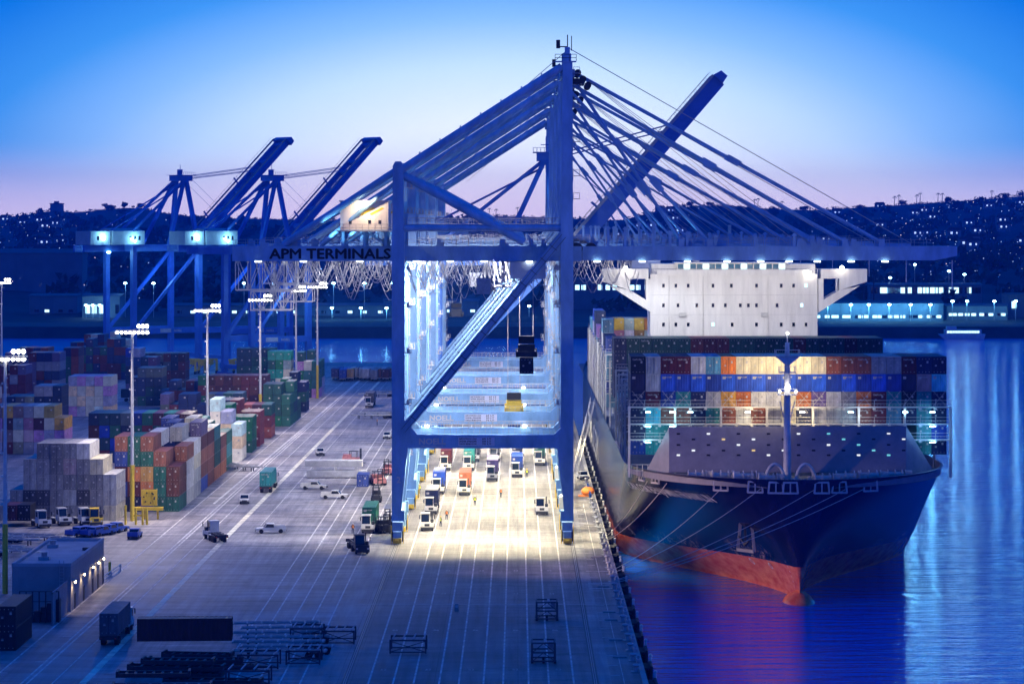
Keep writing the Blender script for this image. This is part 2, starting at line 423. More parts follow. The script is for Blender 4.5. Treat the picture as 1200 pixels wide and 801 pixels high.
for px, h, wh in ((573, 17, 'on the ridge seen inside the crane frame, left'), (581, 15, 'on the ridge inside the crane frame, middle'), (606, 18, 'on the ridge inside the crane frame, right'),
                  (884, 17, 'left of a pair behind the stays'), (888, 19, 'right of a pair behind the stays'), (916, 16, 'alone right of the stay pair'), (1048, 17, 'left of the pair above the tips'),
                  (1053, 19, 'right of the pair above the tips'), (1074, 17, 'left of the taller pair on the right ridge'), (1078, 20, 'right of the taller pair on the right ridge'),
                  (1099, 18, 'left of the last pair on the right ridge'), (1104, 17, 'right of the last pair on the right ridge'), (1162, 16, 'alone near the right edge')):
    palm(px, h, wh)
# houses on the hillside, each with a lit window band
M_HW = mat('far_house_wall', (.25, .25, .27), .8, 0, .2, .1); M_HR = mat('far_house_roof', (.08, .07, .07), .9, 0, .2, .1)
def make_house():
    t = thing('hillside_house', (0, 0, 0), 'small lit house among the dark trees on the far hillside', 'house', 'houses on the far hillside')
    g = MB(); g.box(-7, -4, -3, 7, 4, 5); g.build('wall', M_HW, t)
    g = MB(); g.prism([(-7.6, 5), (7.6, 5), (5, 7.6), (-5, 7.6)], 'y', -4.6, 4.6); g.build('roof', M_HR, t)
    g = MB(); g.box(-3.5, -4.06, 1.2, -1.6, -4.0, 3.2); g.box(2, -4.06, 1.4, 3.2, -4.0, 3.0); g.build('window', E_TINY, t)
    return t
hs = make_house(); k = 0
while k < 48:
    px = random.choice([random.uniform(0, 110), random.uniform(1030, 1200), random.uniform(930, 1200), random.uniform(700, 800)]); Y = random.uniform(2300, 4000)
    l_ = (PX(px, Y), Y, hz(px, Y) + 6)
    o = hs if k == 0 else dup(hs, l_); o.location = l_; o.scale = (1, 1, 1); k += 1
# scattered lights of the town: stuff
for nm, mt, cnt, sd in (('town_lights', E_TINY, 620, 3), ('warm_town_lights', E_TINYW, 70, 9)):
    random.seed(sd); g = MB()
    for _ in range(cnt):
        u = random.random()
        px = random.gauss(1110, 70) if u < .45 else (random.gauss(40, 50) if u < .65 else random.uniform(0, 1200))
        Y = random.uniform(1750, 3900); c = (PX(px, Y), Y - 10, hz(px, Y) + random.uniform(5, 12)); r = Y / F * random.choice((.14, .18, .22, .3, .5))
        g.ball(c, r, 0, 5, 3)
    for a in range(26):     # street running down the slope
        px = 1150 + a * 1.0 + random.random(); Y = 3050 - a * 14; g.ball((PX(px, Y), Y, PZ(285 + (a / 26) ** 2 * 6, Y)), .5, 0, 5, 3)
    for a in range(40):
        px = random.uniform(1020, 1085); Y = 2150; g.ball((PX(px, Y), Y, PZ(random.uniform(333, 342), Y)), .35, 0, 5, 3)
    o = g.build(nm, mt); o['kind'] = 'stuff'; o['label'] = ('cool' if nm[0] == 't' else 'warm') + ' points of light scattered over the far town and hill'; o['category'] = 'lights'
random.seed(11)
# flat roofed block on the left ridge
t = thing('ridge_building', (PX(67, 4250), 4250, hz(67, 4250)), 'flat roofed block standing on the left hill ridge', 'building')
x = PX(67, 4250); z = hz(67, 4250); g = MB(); g.box(x - 9, 4240, z - 2, x + 9, 4256, z + 11); g.build('wall', M_HW, t)
g = MB(); g.box(x - 10, 4239, z + 11, x + 10, 4257, z + 12); g.box(x - 4, 4244, z + 12, x + 3, 4250, z + 15); g.build('roof', M_HR, t)
# long low buildings on the far shore
M_SHED = mat('shed_wall', (.14, .20, .24), .7, 0, .25, .05); M_SHEDR = mat('shed_roof', (.10, .11, .13), .8, 0, .2, .05)
def shed(px0, px1, Y, h, label, wins=0, winz=(2.5, 4.0), lamps=(), cat='building', roofh=1.2, name='warehouse'):
    x0, x1 = PX(px0, Y), PX(px1, Y); t = thing(name, ((x0 + x1) / 2, Y + 12, 1), label, cat)
    g = MB(); g.box(x0, Y, 1, x1, Y + 24, 1 + h); nn = max(3, int((x1 - x0) / 5.5))
    for k in range(nn + 1): xx = x0 + (x1 - x0) * k / nn; g.box(xx - .25, Y - .25, 1, xx + .25, Y, 1 + h)
    g.box(x0, Y - .2, 1, x1, Y, 2.2); g.build('wall', M_SHED, t)
    g = MB(); g.prism([(Y - .8, 1 + h), (Y + 24.8, 1 + h), (Y + 12, 1 + h + roofh)], 'x', x0 - 1, x1 + 1); g.build('roof', M_SHEDR, t)
    if wins:
        for k in range(wins):
            wx = x0 + (x1 - x0) * (k + .5) / wins + random.uniform(-1, 1)
            g = MB(); g.box(wx - 1.3, Y - .08, 1 + winz[0], wx + 1.3, Y, 1 + winz[1]); g.build('window', E_SOFT if random.random() < .7 else M_GLASS, t)
    return t
shed(450, 560, 1640, 9, 'long dim shed across the channel seen inside the crane frame', 8)
shed(200, 470, 1620, 7, 'long lit shed on the far shore behind the left lamp masts', 16)
shed(950, 1105, 1560, 10, 'cyan lit warehouse on the far shore right of the ship bridge', 22, (1.8, 3.4))
shed(1110, 1180, 1575, 8, 'low lit office block on the far shore near the right edge', 10)
shed(1020, 1150, 1700, 17, 'long two storey hall behind the far shore warehouse', 26, (12, 15.5))
shed(1182, 1230, 1600, 14, 'taller pale hall cut by the right edge of the picture', 3, (6, 10), roofh=.5)
shed(-20, 96, 1900, 34, 'big dark hall far left behind the channel', 0, roofh=3)
shed(35, 90, 1640, 12, 'dark shed by the water far left', 4)
shed(97, 140, 1600, 13, 'cyan lit shed behind the leftmost far crane', 5, (3, 8))
shed(672, 760, 1700, 20, 'wide dark hall seen between crane tower and ship bridge', 12, (14, 17))
# a moored white boat in front of it
Y = 1462; x0, x1 = PX(1100, Y), PX(1154, Y); t = thing('ferry_boat', ((x0 + x1) / 2, Y, WZ), 'low white boat with lit window row moored at the far shore', 'boat')
g = MB(); g.prism([(x0, WZ + 2.6), (x0 + 3, WZ - .3), (x1 - 1, WZ - .3), (x1, WZ + 2.6)], 'y', Y - 3, Y + 3); g.build('hull', M_WHITE, t)
g = MB(); g.box(x0 + 3, Y - 2.4, WZ + 2.6, x1 - 2, Y + 2.4, WZ + 5); g.box(x0 + 4, Y - 2, WZ + 5, x0 + 9, Y + 2, WZ + 6.6); g.build('cabin', M_WHITE, t)
g = MB()
for k in range(12): xx = x0 + 4 + k * (x1 - x0 - 7) / 12; g.box(xx, Y - 2.46, WZ + 3.3, xx + 1.2, Y - 2.4, WZ + 4.4)
g.build('window', E_SOFT, t)
# shore lamps: pole, arm, head with a real light
def shore_lamp(px, Y, zt, power, where, hood=True, col=(.12, .55, 1)):
    x = PX(px, Y); t = thing('shore_lamp', (x, Y, 1), 'cyan lamp on the far shore, ' + where, 'lamp', 'lamps along the far shore')
    g = MB(); g.tube((x, Y, 1), (x, Y, zt), .18, 6); g.build('pole', M_STEEL, t)
    g = MB(); g.ball((x, Y - .8, zt), .75, 0, 8, 5, 1.3, 1, .7); g.build('lamp_head', E_CYAN, t)
    if power: point((x, Y - 2.5, zt - 1.4), power * .11, col, .8)
n_ = 0
for px in (970, 997, 1018, 1042, 1067, 1090): shore_lamp(px, 1555, 1 + 9.4, 42000, ORD[n_] + ' of the wall lamps right of the ship'); n_ += 1
n_ = 0
for px in (1116, 1133, 1165, 1190): shore_lamp(px, 1565, 12, 16000, ORD[n_] + ' from the left of those near the right edge'); n_ += 1
n_ = 0
for px in (361, 389, 423, 453): shore_lamp(px, 1585, 7.6, 22000, ORD[n_] + ' low lamp right of the masts, from the left'); n_ += 1
n_ = 0
for px in (286, 320, 358, 391, 427, 460, 147, 180, 575, 590, 620): shore_lamp(px, 1610, 21 if px < 500 else 8, 9000 if n_ < 7 else 3000, ORD[n_] + ' tall lamp behind the cranes, at %s' % ('left' if px < 300 else ('centre left' if px < 500 else 'centre'))); n_ += 1
for i, px in enumerate((101, 109, 117, 124)): shore_lamp(px, 1590, 9, 7000, ORD[i] + ' of the short row behind the leftmost far crane')
for i, (px, z) in enumerate(((1043, 22), (1072, 30), (1112, 26), (1130, 24))): shore_lamp(px, 1720, z, 0, ORD[i] + ' tall one above the hall at right')
# two big palms on the right shore
def shore_palm(px, wh):
    Y = 1640; x = PX(px, Y); t = thing('palm_tree', (x, Y, 1), 'bushy palm by the far shore road, ' + wh, 'palm tree', 'shore palms')
    g = MB(); g.tube((x, Y, 1), (x, Y, 27), .5, 6, 0, .35); g.build('trunk', M_DARK, t)
    g = MB()
    for k in range(24):
        a = k * 2.4; e = (k % 5) * .3 - .55; p = Vector((x, Y, 27)); d = Vector((math.cos(a), math.sin(a), e)); q = p + d * 2.2; r2 = q + Vector((d.x * 1.6, d.y * 1.6, e - 1.5))
        sd = Vector((-math.sin(a), math.cos(a), 0)) * .55; g.add([p, q + sd, q - sd, r2], [(0, 1, 2), (1, 3, 2)])
    g.build('crown', M_LEAF, t)
shore_palm(1012, 'left of two'); shore_palm(1024, 'right of two')
# ================================================================== SHIP
SX = 45.0; HB = 27.0; DECK = 15.2
def smooth(u): return u * u * (3 - 2 * u)
def stem(z): return 450 - 4 * max(0, min(1, (z + 4.8) / 20))
def hull_b(Y, z):
    zz = max(0, min(1.05, (z + 4.8) / 20)); Ln = 78 - 44 * zz ** .9
    u = max(0, min(1, (Y - stem(z)) / Ln))
    return HB * ((1 - zz ** 1.4) * smooth(u) ** 1.12 + zz ** 1.4 * math.sqrt(1 - (1 - u) ** 2))
def hull_mat():
    m, n, l, b = node_mat('hull_paint')
    t = n.new('ShaderNodeNewGeometry'); s = n.new('ShaderNodeSeparateXYZ'); l.new(t.outputs['Position'], s.inputs[0])
    def nz(sc, st, d=6, ro=.6):
        mp = n.new('ShaderNodeMapping'); mp.inputs['Scale'].default_value = st; l.new(t.outputs['Position'], mp.inputs[0])
        q = n.new('ShaderNodeTexNoise'); q.inputs['Scale'].default_value = sc; q.inputs['Detail'].default_value = d; q.inputs['Roughness'].default_value = ro; l.new(mp.outputs[0], q.inputs[0]); return q.outputs[0]
    def rng(v, a, c, lo, hi):
        q = n.new('ShaderNodeMapRange'); l.new(v, q.inputs[0]); q.inputs[1].default_value = a; q.inputs[2].default_value = c; q.inputs[3].default_value = lo; q.inputs[4].default_value = hi; return q.outputs[0]
    def mix(f, a, c):
        q = n.new('ShaderNodeMix'); q.data_type = 'RGBA'; l.new(f, q.inputs[0])
        for i, v in ((6, a), (7, c)):
            if isinstance(v, tuple): q.inputs[i].default_value = (*v, 1)
            else: l.new(v, q.inputs[i])
        return q.outputs[2]
    z = s.outputs[2]
    navy = mix(rng(nz(.5, (1, 1, .15)), .4, .7, 0, 1), (.005, .005, .026), (.014, .014, .055))
    red = mix(rng(nz(.35, (1, 1, 2)), .35, .65, 0, 1), (.62, .08, .03), (.85, .26, .12))
    zy = n.new('ShaderNodeMath'); zy.operation = 'MULTIPLY_ADD'; l.new(s.outputs[1], zy.inputs[0]); zy.inputs[1].default_value = .024; l.new(z, zy.inputs[2])   # boot topping sinks aft
    z = zy.outputs[0]
    f = rng(z, 11.75, 11.8, 0, 1); c = mix(f, red, navy)
    # rubbed paint where tugs and fenders touch, just above the red boot topping
    band = n.new('ShaderNodeMath'); band.operation = 'MULTIPLY'; l.new(rng(z, 11.2, 12.0, 0, 1), band.inputs[0]); l.new(rng(z, 12.7, 15.4, 1, 0), band.inputs[1])
    yy = n.new('ShaderNodeMath'); yy.operation = 'MULTIPLY'; l.new(band.outputs[0], yy.inputs[0])
    l.new(rng(nz(1.3, (1, 1, 1), 10, .85), .52, .58, 0, 1), yy.inputs[1])
    y2 = n.new('ShaderNodeMath'); y2.operation = 'MULTIPLY'; l.new(yy.outputs[0], y2.inputs[0]); l.new(rng(nz(.09, (1, 1, .01), 2), .5, .62, 0, 1), y2.inputs[1])
    c = mix(y2.outputs[0], c, (.5, .42, .42))
    l.new(c, b.inputs['Base Color']); b.inputs['Roughness'].default_value = .2; b.inputs['Specular IOR Level'].default_value = .7
    bp = n.new('ShaderNodeBump'); bp.inputs['Strength'].default_value = .25; bp.inputs['Distance'].default_value = .15; l.new(nz(.35, (1, 1, .6), 3), bp.inputs['Height']); l.new(bp.outputs[0], b.inputs['Normal'])
    return m
YHL = 520.0
M_HULL = hull_mat()
M_DECK = mat('ship_deck', (.10, .12, .17), .7, 0, .3, .8)
M_SHIPG = mat('ship_grey', (.22, .215, .24), .6, 0, .2, .5)
M_LASH = mat('lashing_steel', (.55, .54, .50), .55, .1, .25, .8)
ship = thing('container_ship', (SX, 640, WZ), 'huge navy container ship with red waterline and white bridge, bow towards the viewer', 'ship')
g = MB(); zs = [-9, -7, -5.6, -4.8, -4, -3, -2, -1.1, 0, 1.5, 3, 4.5, 6, 7.5, 9, 10.5, 12, 13.5, DECK]
us = [(i / 34) ** 1.9 for i in range(35)]
ys = [None] * 35
for sd in (-1, 1):
    vs = []
    for z in zs:
        for u in us:
            Y = stem(z) + u * 80; vs.append((SX + sd * hull_b(Y, z), Y, z))
        for Y in (560, 600, 660, 720, 780): vs.append((SX + sd * HB, Y, z))
        vs.append((SX + sd * HB * .93, 825, z)); vs.append((SX + sd * HB * .8, 845 - (15.2 - z) * .6, z)); vs.append((SX, 845 - (15.2 - z) * .6, z))
    nc = len(us) + 8
    g.add(vs, [((j * nc + i, j * nc + i + 1, (j + 1) * nc + i + 1, (j + 1) * nc + i) if sd > 0 else (j * nc + i, (j + 1) * nc + i, (j + 1) * nc + i + 1, j * nc + i + 1)) for j in range(len(zs) - 1) for i in range(nc - 1)], 0, True)
hull = g.build('hull', M_HULL, ship)
# inner bulwark and deck
g = MB(); ring = []
for u in us: ring.append((hull_b(stem(DECK) + u * 80, DECK), stem(DECK) + u * 80))
for sd in (-1, 1):
    vs = []
    for b_, Y in ring:
        vs.append((SX + sd * b_, Y, DECK)); vs.append((SX + sd * max(b_ - .35, 0), Y + .35, DECK + .02)); vs.append((SX + sd * max(b_ - .38, 0), Y + .38, DECK - 1.4))
    fs = []
    for i in range(len(ring) - 1):
        for q in (0, 1):
            a = i * 3 + q; fs.append((a, a + 1, a + 4, a + 3) if sd < 0 else (a, a + 3, a + 4, a + 1))
    g.add(vs, fs, 0)
g.build('bulwark', M_SHIPG, ship)
g = MB(); vs = []; n = len(ring)
for b_, Y in ring: vs += [(SX - max(b_ - .3, 0), Y + .3, DECK - 1.4), (SX + max(b_ - .3, 0), Y + .3, DECK - 1.4)]
vs += [(SX - HB, 840, DECK - 1.4), (SX + HB, 840, DECK - 1.4)]
g.add(vs, [(2 * i, 2 * i + 1, 2 * i + 3, 2 * i + 2) for i in range(n)], 0); g.build('deck', M_DECK, ship)
g = MB(); g.ball((SX, 451.5, -6.6), 3.6, 0, 16, 10, .85, 1.7, 1.0); g.build('bulbous_bow', M_HULL, ship)
# lettering and marks lying on the hull
def hull_pt_fn(z0, Ystart, sgn=-1):
    """text coordinate u runs forward along the hull from Ystart at the quay side, v is height"""
    tab = []; Y = Ystart; s_ = 0; b0 = hull_b(Y, z0)
    while Y > stem(z0) + .2:
        tab.append((s_, Y)); Yn = Y - .2; bn = hull_b(Yn, z0); s_ += math.hypot(.2, bn - b0); Y = Yn; b0 = bn
    def fn(u, v):
        for (s0, y0), (s1, y1) in zip(tab, tab[1:]):
            if s0 <= u <= s1: Y = y0 + (y1 - y0) * (u - s0) / (s1 - s0); break
        else: Y = tab[-1][1] if u > 0 else Ystart - u
        z = z0 + v; return (SX + sgn * (hull_b(Y, z) + .22), Y - .22, z)
    return fn
g = MB(); g.text('CMA CGM BENJAMIN FRANKLIN', 1.8, hull_pt_fn(10.6, 481), 0, .022, 28.0)
for k, u in enumerate((37, 39.5)):
    fn = hull_pt_fn(-.2, 500 - 4 * k); 
    pts = [(u + .55 * math.cos(a * .785), .55 * math.sin(a * .785)) for a in range(8)]; pin = [(u + .35 * math.cos(a * .785), .35 * math.sin(a * .785)) for a in range(8)]
    g.add([fn(*p) for p in pts + pin], [(i, (i + 1) % 8, 8 + (i + 1) % 8, 8 + i) for i in range(8)])
for k in range(7):
    fn = hull_pt_fn(-3.4 + k * .8, 452.2); g.text(str(6 + k), .5, lambda u, v, fn=fn: fn(u - .1, v), 0)
g.build('ship_lettering', M_WHITE, ship)
g = MB()                                             # big owner's letters along the quay side
g.text('CMA CGM', 9.0, lambda u, v: (SX - HB - .06, 720 - u, 2 + v), 0, .1, 90); g.build('side_lettering', M_WHITE, ship)
# fairleads in the bulwark
for px in (758, 773, 845, 884, 908, 932, 956, 978, 1018):
    X = PX(px, 452); b_ = min(abs(X - SX), 26.6); sd = -1 if X < SX else 1
    Y = stem(14); 
    while hull_b(Y, 14) < b_: Y += .1
    X = SX + sd * hull_b(Y, 14)
    nx = Vector((sd * (b_ / 27) ** 1.5, -1 + (b_ / 27) ** 2 * .9, 0)).normalized(); tx = Vector((-nx.y, nx.x, 0)); c = Vector((X, Y, 13.9)) + nx * .12
    g = MB()
    for a, b2 in ((-1, 1),): 
        for o in (-1.2, 1.2): g.beam(c + tx * o + Vector((0, 0, -.9)), c + tx * o * .85 + Vector((0, 0, .9)), .28, .28)
        g.beam(c - tx * 1.25 - Vector((0, 0, .85)), c + tx * 1.25 - Vector((0, 0, .85)), .28, .28); g.beam(c - tx * 1.1 + Vector((0, 0, .85)), c + tx * 1.1 + Vector((0, 0, .85)), .28, .28)
        g.beam(c - Vector((0, 0, .8)), c + Vector((0, 0, .8)), .2, .2)
    g.build('fairlead', M_LASH, ship)
# anchor in its pocket on the bow
fn = hull_pt_fn(6.0, 480); pc = Vector(fn(26, 0)); nrm = Vector((-.75, -.62, -.2)).normalized(); tx = Vector((.64, -.77, 0))
g = MB()
for o in (-1, 1): g.beam(pc + nrm * .3 + tx * o * 1.9 + Vector((0, 0, -3.2)), pc + nrm * .3 + tx * o * 1.2 + Vector((0, 0, 2.0)), .45, .45)
g.beam(pc + nrm * .3 - tx * 1.2 + Vector((0, 0, 2.0)), pc + nrm * .3 + tx * 1.2 + Vector((0, 0, 2.0)), .45, .45); g.beam(pc + nrm * .3 - tx * 2.0 + Vector((0, 0, -3.2)), pc + nrm * .3 + tx * 2.0 + Vector((0, 0, -3.2)), .5, .5)
g.build('anchor_pocket', M_SHIPG, ship)
g = MB(); g.beam(pc + nrm * .5 + Vector((0, 0, 1.6)), pc + nrm * .5 + Vector((0, 0, -2.2)), .4, .4)
for o in (-1, 1): g.beam(pc + nrm * .5 + Vector((0, 0, -2.2)), pc + nrm * .6 + tx * o * 1.4 + Vector((0, 0, -.9)), .45, .35, taper=.4)
g.build('anchor', M_DARK, ship)
# breakwater: a sloped plate with angled wings and flat patches drawn as freeing holes
BY = 458.0
def bwpt(px, py, Y): return (PX(px, Y), Y, PZ(py, Y))
g = MB()
A = [bwpt(784, 500, BY + 2), bwpt(1062, 499, BY + 2), bwpt(1062, 553, BY), bwpt(784, 553, BY)]
def slab(g, q, t=.3):
    q = [Vector(p) for p in q]; nn = (q[1] - q[0]).cross(q[2] - q[0]).normalized(); nn = nn if nn.y > 0 else -nn
    g.add(q + [p + nn * t for p in q], [(0, 1, 2, 3), (7, 6, 5, 4), (0, 4, 5, 1), (1, 5, 6, 2), (2, 6, 7, 3), (3, 7, 4, 0)] if len(q) == 4 else [(0, 1, 2), (5, 4, 3), (0, 3, 4, 1), (1, 4, 5, 2), (2, 5, 3, 0)])
slab(g, A)
slab(g, [A[0], A[3], (PX(755, 466), 467, 14.0)]); slab(g, [A[1], (PX(1098, 466), 467, 14.0), A[2]])
for k in range(12):
    x = A[0][0] + (A[1][0] - A[0][0]) * k / 11; g.beam((x, BY + 2.4, 22.6), (x, BY + 5.5, 13.8), .25, .25)
g.build('breakwater', M_SHIPG, ship)
M_HOLE = [M_BLACK, M_WHITE, emat('gap_painted_glow_pale', (.9, .95, 1), .9), emat('gap_painted_glow_cyan', (.2, .8, .9), .7), emat('gap_painted_glow_amber', (1, .7, .25), .7)]  # lit gaps glow by themselves in place of light coming through the plate
g = MB(); kk = 0
for r, py in enumerate((508, 514.5, 521, 527.5, 533)):
    for c_ in range(16):
        if (c_ + r) % 2: continue
        px = 795 + c_ * 17.6; Y = BY + 2 - (py - 500) / 53 * 2 - .05; X = PX(px, Y); z = PZ(py, Y)
        g.box(X - .28, Y, z - .14, X + .28, Y + .06, z + .14, [0, 2, 0, 0, 2, 3, 0, 2, 0, 4, 2, 0, 0, 3, 0, 2, 0][kk % 17]); kk += 1
g.build('drain_opening_patch', M_HOLE, ship)
# mooring winches, windlass, capstans, bollards on the foredeck
def winch(X, Y, s_=1.0):
    g = MB(); g.tube((X - 1.6 * s_, Y, 15.0), (X + 1.6 * s_, Y, 15.0), .55 * s_, 12)
    for o in (-1.7, -.2, 1.2, 1.9): g.tube((X + o * s_ - .08, Y, 15.0), (X + o * s_ + .08, Y, 15.0), 1.0 * s_, 14)
    g.box(X - 2.6 * s_, Y - .8, 13.8, X + 2.6 * s_, Y + .8, 14.3); g.box(X + 2.1 * s_, Y - .6, 14.3, X + 3.2 * s_, Y + .6, 15.6); g.build('winch', M_LASH, ship)
for X, Y, s_ in ((36.5, 454, 1), (33, 456, .9), (29, 457, .8), (53, 454, 1), (57, 456, .9), (61.5, 458, .8), (40, 451.5, .8), (49, 451.5, .8)): winch(X, Y, s_)
for X in (41.3, 46.2):       # tall chain stopper arches beside the mast
    g = MB(); pts = [(X + 1.5 * math.cos(a), 452.5, 14.2 + 2.9 * math.sin(a)) for a in [math.pi * i / 10 for i in range(11)]]
    g.path(pts, .32, 6); g.path([(p[0], p[1] + 1.2, p[2] * .995) for p in pts], .2, 6); g.build('windlass', M_LASH, ship)
g = MB(); random.seed(5)
for _ in range(110):
    X = random.uniform(25, 66); Y = random.uniform(450.5, 457); 
    if abs(X - SX) > hull_b(Y, 14) - 1.2: continue
    h = random.uniform(.5, 1.3); g.tube((X, Y, 13.8), (X, Y, 13.8 + h), .22, 8); g.tube((X, Y, 13.8 + h), (X, Y, 13.95 + h), .32, 8)
g.build('mooring_bitts', M_LASH, ship)
g = MB()
for x0, x1 in ((18.8, 26), (56, 66)):
    for k in range(9):
        X = x0 + (x1 - x0) * k / 8; g.tube((X, 466, 13.8), (X, 466, 15.9), .05, 4)
    for z in (14.9, 15.9): g.tube((x0, 466, z), (x1, 466, z), .05, 4)
g.build('deck_railing', M_LASH, ship)
# foremast
MX, MY = PX(922.5, 456), 456.0
g = MB(); g.tube((MX, MY, 13.8), (MX, MY, 30.5), .66, 12, 0, .5); g.tube((MX, MY, 30.5), (MX, MY, 36.5), .5, 10, 0, .35); g.tube((MX, MY, 36.5), (MX, MY, 38.5), .09, 6)
g.prism([(MX - .4, 33), (MX + .4, 33), (MX + 1.9, 34.2), (MX - 1.9, 34.2)], 'y', MY - 1, MY + 1)
for z, hw in ((28.0, 1.5), (31.6, 1.3), (34.3, 1.9)):
    g.box(MX - hw, MY - 1.1, z, MX + hw, MY + 1.1, z + .12)
    for sx in (-1, 0, 1): g.tube((MX + sx * hw, MY - 1.1, z), (MX + sx * hw, MY - 1.1, z + 1.05), .05, 4); g.tube((MX + sx * hw, MY + 1.1, z), (MX + sx * hw, MY + 1.1, z + 1.05), .05, 4)
    g.tube((MX - hw, MY - 1.1, z + 1.05), (MX + hw, MY - 1.1, z + 1.05), .05, 4)
for a in (-1, 1): g.tube((MX + a * 1.2, MY - .3, 27), (MX + a * .6, MY, 24.5), .08, 4)
mast = g.build('foremast', M_WHITE, ship)
g = MB(); g.ball((MX, MY - 1.3, 29.3), .42, 0); g.ball((MX, MY - .6, 38.0), .2, 0); g.ball((MX - 1.3, MY - 1, 28.6), .2, 0); g.ball((MX + 1.3, MY - 1, 28.6), .2, 0); g.build('mast_lamp', E_WHITE, mast)
# superstructure: block, wings with openings, bridge deck
HY = 575.0; hs_ = F / HY
def hp(px, py): return (PX(px, HY), PZ(py, HY))
x0, _ = hp(762, 0); x1, _ = hp(958, 0); zt = PZ(321, HY); g = MB(); g.box(x0, HY, 13.8, x1, HY + 13, zt)
house = g.build('bridge_house', M_HOUSE, ship)
g = MB()                       # seams of the deck levels and pipes on the front
for py in (334.5 + 11, 357.5 + 11): z = PZ(py, HY); g.box(x0 + .02, HY - .03, z - .03, x1 - .02, HY - .002, z + .03)
for px in (784, 824, 900): X = hp(px, 0)[0]; g.box(X - .05, HY - .12, 30, X + .05, HY - .034, zt - .4)
g.build('pipe', M_LASH, house)
for px in (800, 896):
    X = hp(px, 0)[0]; g = MB(); g.box(X - .75, HY - .35, PZ(371, HY), X + .75, HY - .002, PZ(366, HY))
    for k in range(4): g.box(X - .7, HY - .39, PZ(371, HY) + .15 + k * .2, X + .7, HY - .352, PZ(371, HY) + .22 + k * .2)
    g.build('vent', M_LASH, house)
g = MB()
for k in range(60): X = x0 + (x1 - x0) * k / 59; g.tube((X, HY + .1, zt), (X, HY + .1, zt + 1.1), .04, 4)
for dz in (.5, 1.1): g.tube((x0, HY + .1, zt + dz), (x1, HY + .1, zt + dz), .04, 4)
g.build('deck_railing', M_LASH, house)
g = MB(); xa, _ = hp(758, 0); xb, _ = hp(958.5, 0)
g.box(x0 + .3, HY + 1.5, zt, x1 - .3, HY + 12, PZ(309, HY)); g.box(hp(770, 0)[0], HY - .25, PZ(322.5, HY), hp(948, 0)[0], HY, PZ(316, HY)); g.build('bridge_deck', M_HOUSE, house)
def wing(s_):
    g = MB(); m_ = lambda px: px if s_ < 0 else (1722 - px)     # mirrored about the house
    P_ = lambda px, py: hp(m_(px), py)
    def quad(pts):
        prof_ = [P_(*p) for p in pts]; g.prism(prof_, 'y', HY - .15, HY + 5.5)
    quad([(706, 315), (760, 315), (760, 326.5), (706, 326.5)])
    quad([(706, 326.5), (738.5, 326.5), (738.5, 340), (706, 330)]) 
    quad([(738.5, 340), (757, 351), (763, 366), (714, 334.5)])
    quad([(757, 326.5), (763, 326.5), (763, 366), (757, 351)])
    o = g.build('bridge_wing', M_HOUSE, house)
    g = MB(); wx = P_(716, 0)[0]
    g.box(P_(708, 0)[0], HY - .3, PZ(313.2, HY), P_(758, 0)[0], HY - .2, PZ(313.8, HY))
    for k in range(8):
        X = P_(708 + k * 7, 0)[0]; g.tube((X, HY - .25, PZ(315, HY)), (X, HY - .25, PZ(312.2, HY)), .05, 4)
    g.build('wing_railing', M_LASH, o)
wing(-1); wing(1)
g = MB(); g.tube((hp(980, 0)[0], HY - .4, PZ(341, HY)), (hp(980, 0)[0], HY - .4, PZ(325, HY)), .22, 6); g.build('stanchion', M_WHITE, house)
# wheelhouse windows
g = MB(); X0, X1 = hp(793, 0)[0], hp(921, 0)[0]; g.box(X0, HY + .2, PZ(316, HY), X1, HY + 1.5, PZ(308.6, HY)); g.box(X0 - .4, HY - .2, PZ(308.6, HY), X1 + .4, HY + 9, PZ(307.2, HY)); wh = g.build('wheelhouse', M_HOUSE, ship)
for k in range(17):
    a = X0 + .25 + (X1 - X0 - .3) * k / 17; g = MB(); g.box(a, HY + .12, PZ(315.4, HY), a + (X1 - X0) / 17 - .22, HY + .19, PZ(309.2, HY)); g.build('window', E_SOFT if k % 3 == 1 else mat('bridge_glass', (.03, .16, .22), .08, 0, .3, .8, spec=1), wh)
WR = ((334.5, (777.5, 792, 806.5, 835.5, 857, 886.5, 915.5, 930, 944.5)), (357.5, (777.5, 794.5, 816.5, 835.5, 850, 867.5, 877, 886.5, 910.5, 939.5)), (380, (777.5, 792, 806.5, 835.5, 858, 886.5, 915.5, 930, 944.5)))
for py, xs in WR:
    for px in xs:
        X, z = hp(px, py); g = MB(); g.box(X - .26, HY - .05, z - .36, X + .26, HY - .002, z + .36); g.box(X - .34, HY - .09, z - .44, X + .34, HY - .052, z - .37, 1)
        lit = (py == 380 and px == 835.5) or (py == 357.5 and px > 930) or (py == 334.5 and px > 940); g.build('porthole_window', [E_SOFT if lit else M_GLASS, M_STEEL], house)
# radar mast, small domes on the top
g = MB(); cx = hp(858, 0)[0]; g.tube((cx, HY + 7, zt), (cx, HY + 7, zt + 10), .35, 8)
g.box(cx - 2.5, HY + 6.8, zt + 6, cx + 2.5, HY + 7.2, zt + 6.3); g.ball((cx + 6, HY + 6, zt + 3), .9); g.ball((cx - 7, HY + 6, zt + 3), .9); g.build('radar_mast', M_WHITE, house)
for px, py in ((948, 320), (986, 313.5), (733, 314)):
    X, z = hp(px, py); g = MB(); g.ball((X, HY - 1.0, z), .42, 0); g.box(X - .1, HY - 1.0, z - .1, X + .1, HY, z + .1); g.build('flood_lamp', E_WHITE, house)
for px, pw in ((760, 2600), (860, 2600), (960, 2600)):
    X, z = hp(px, 0); pass
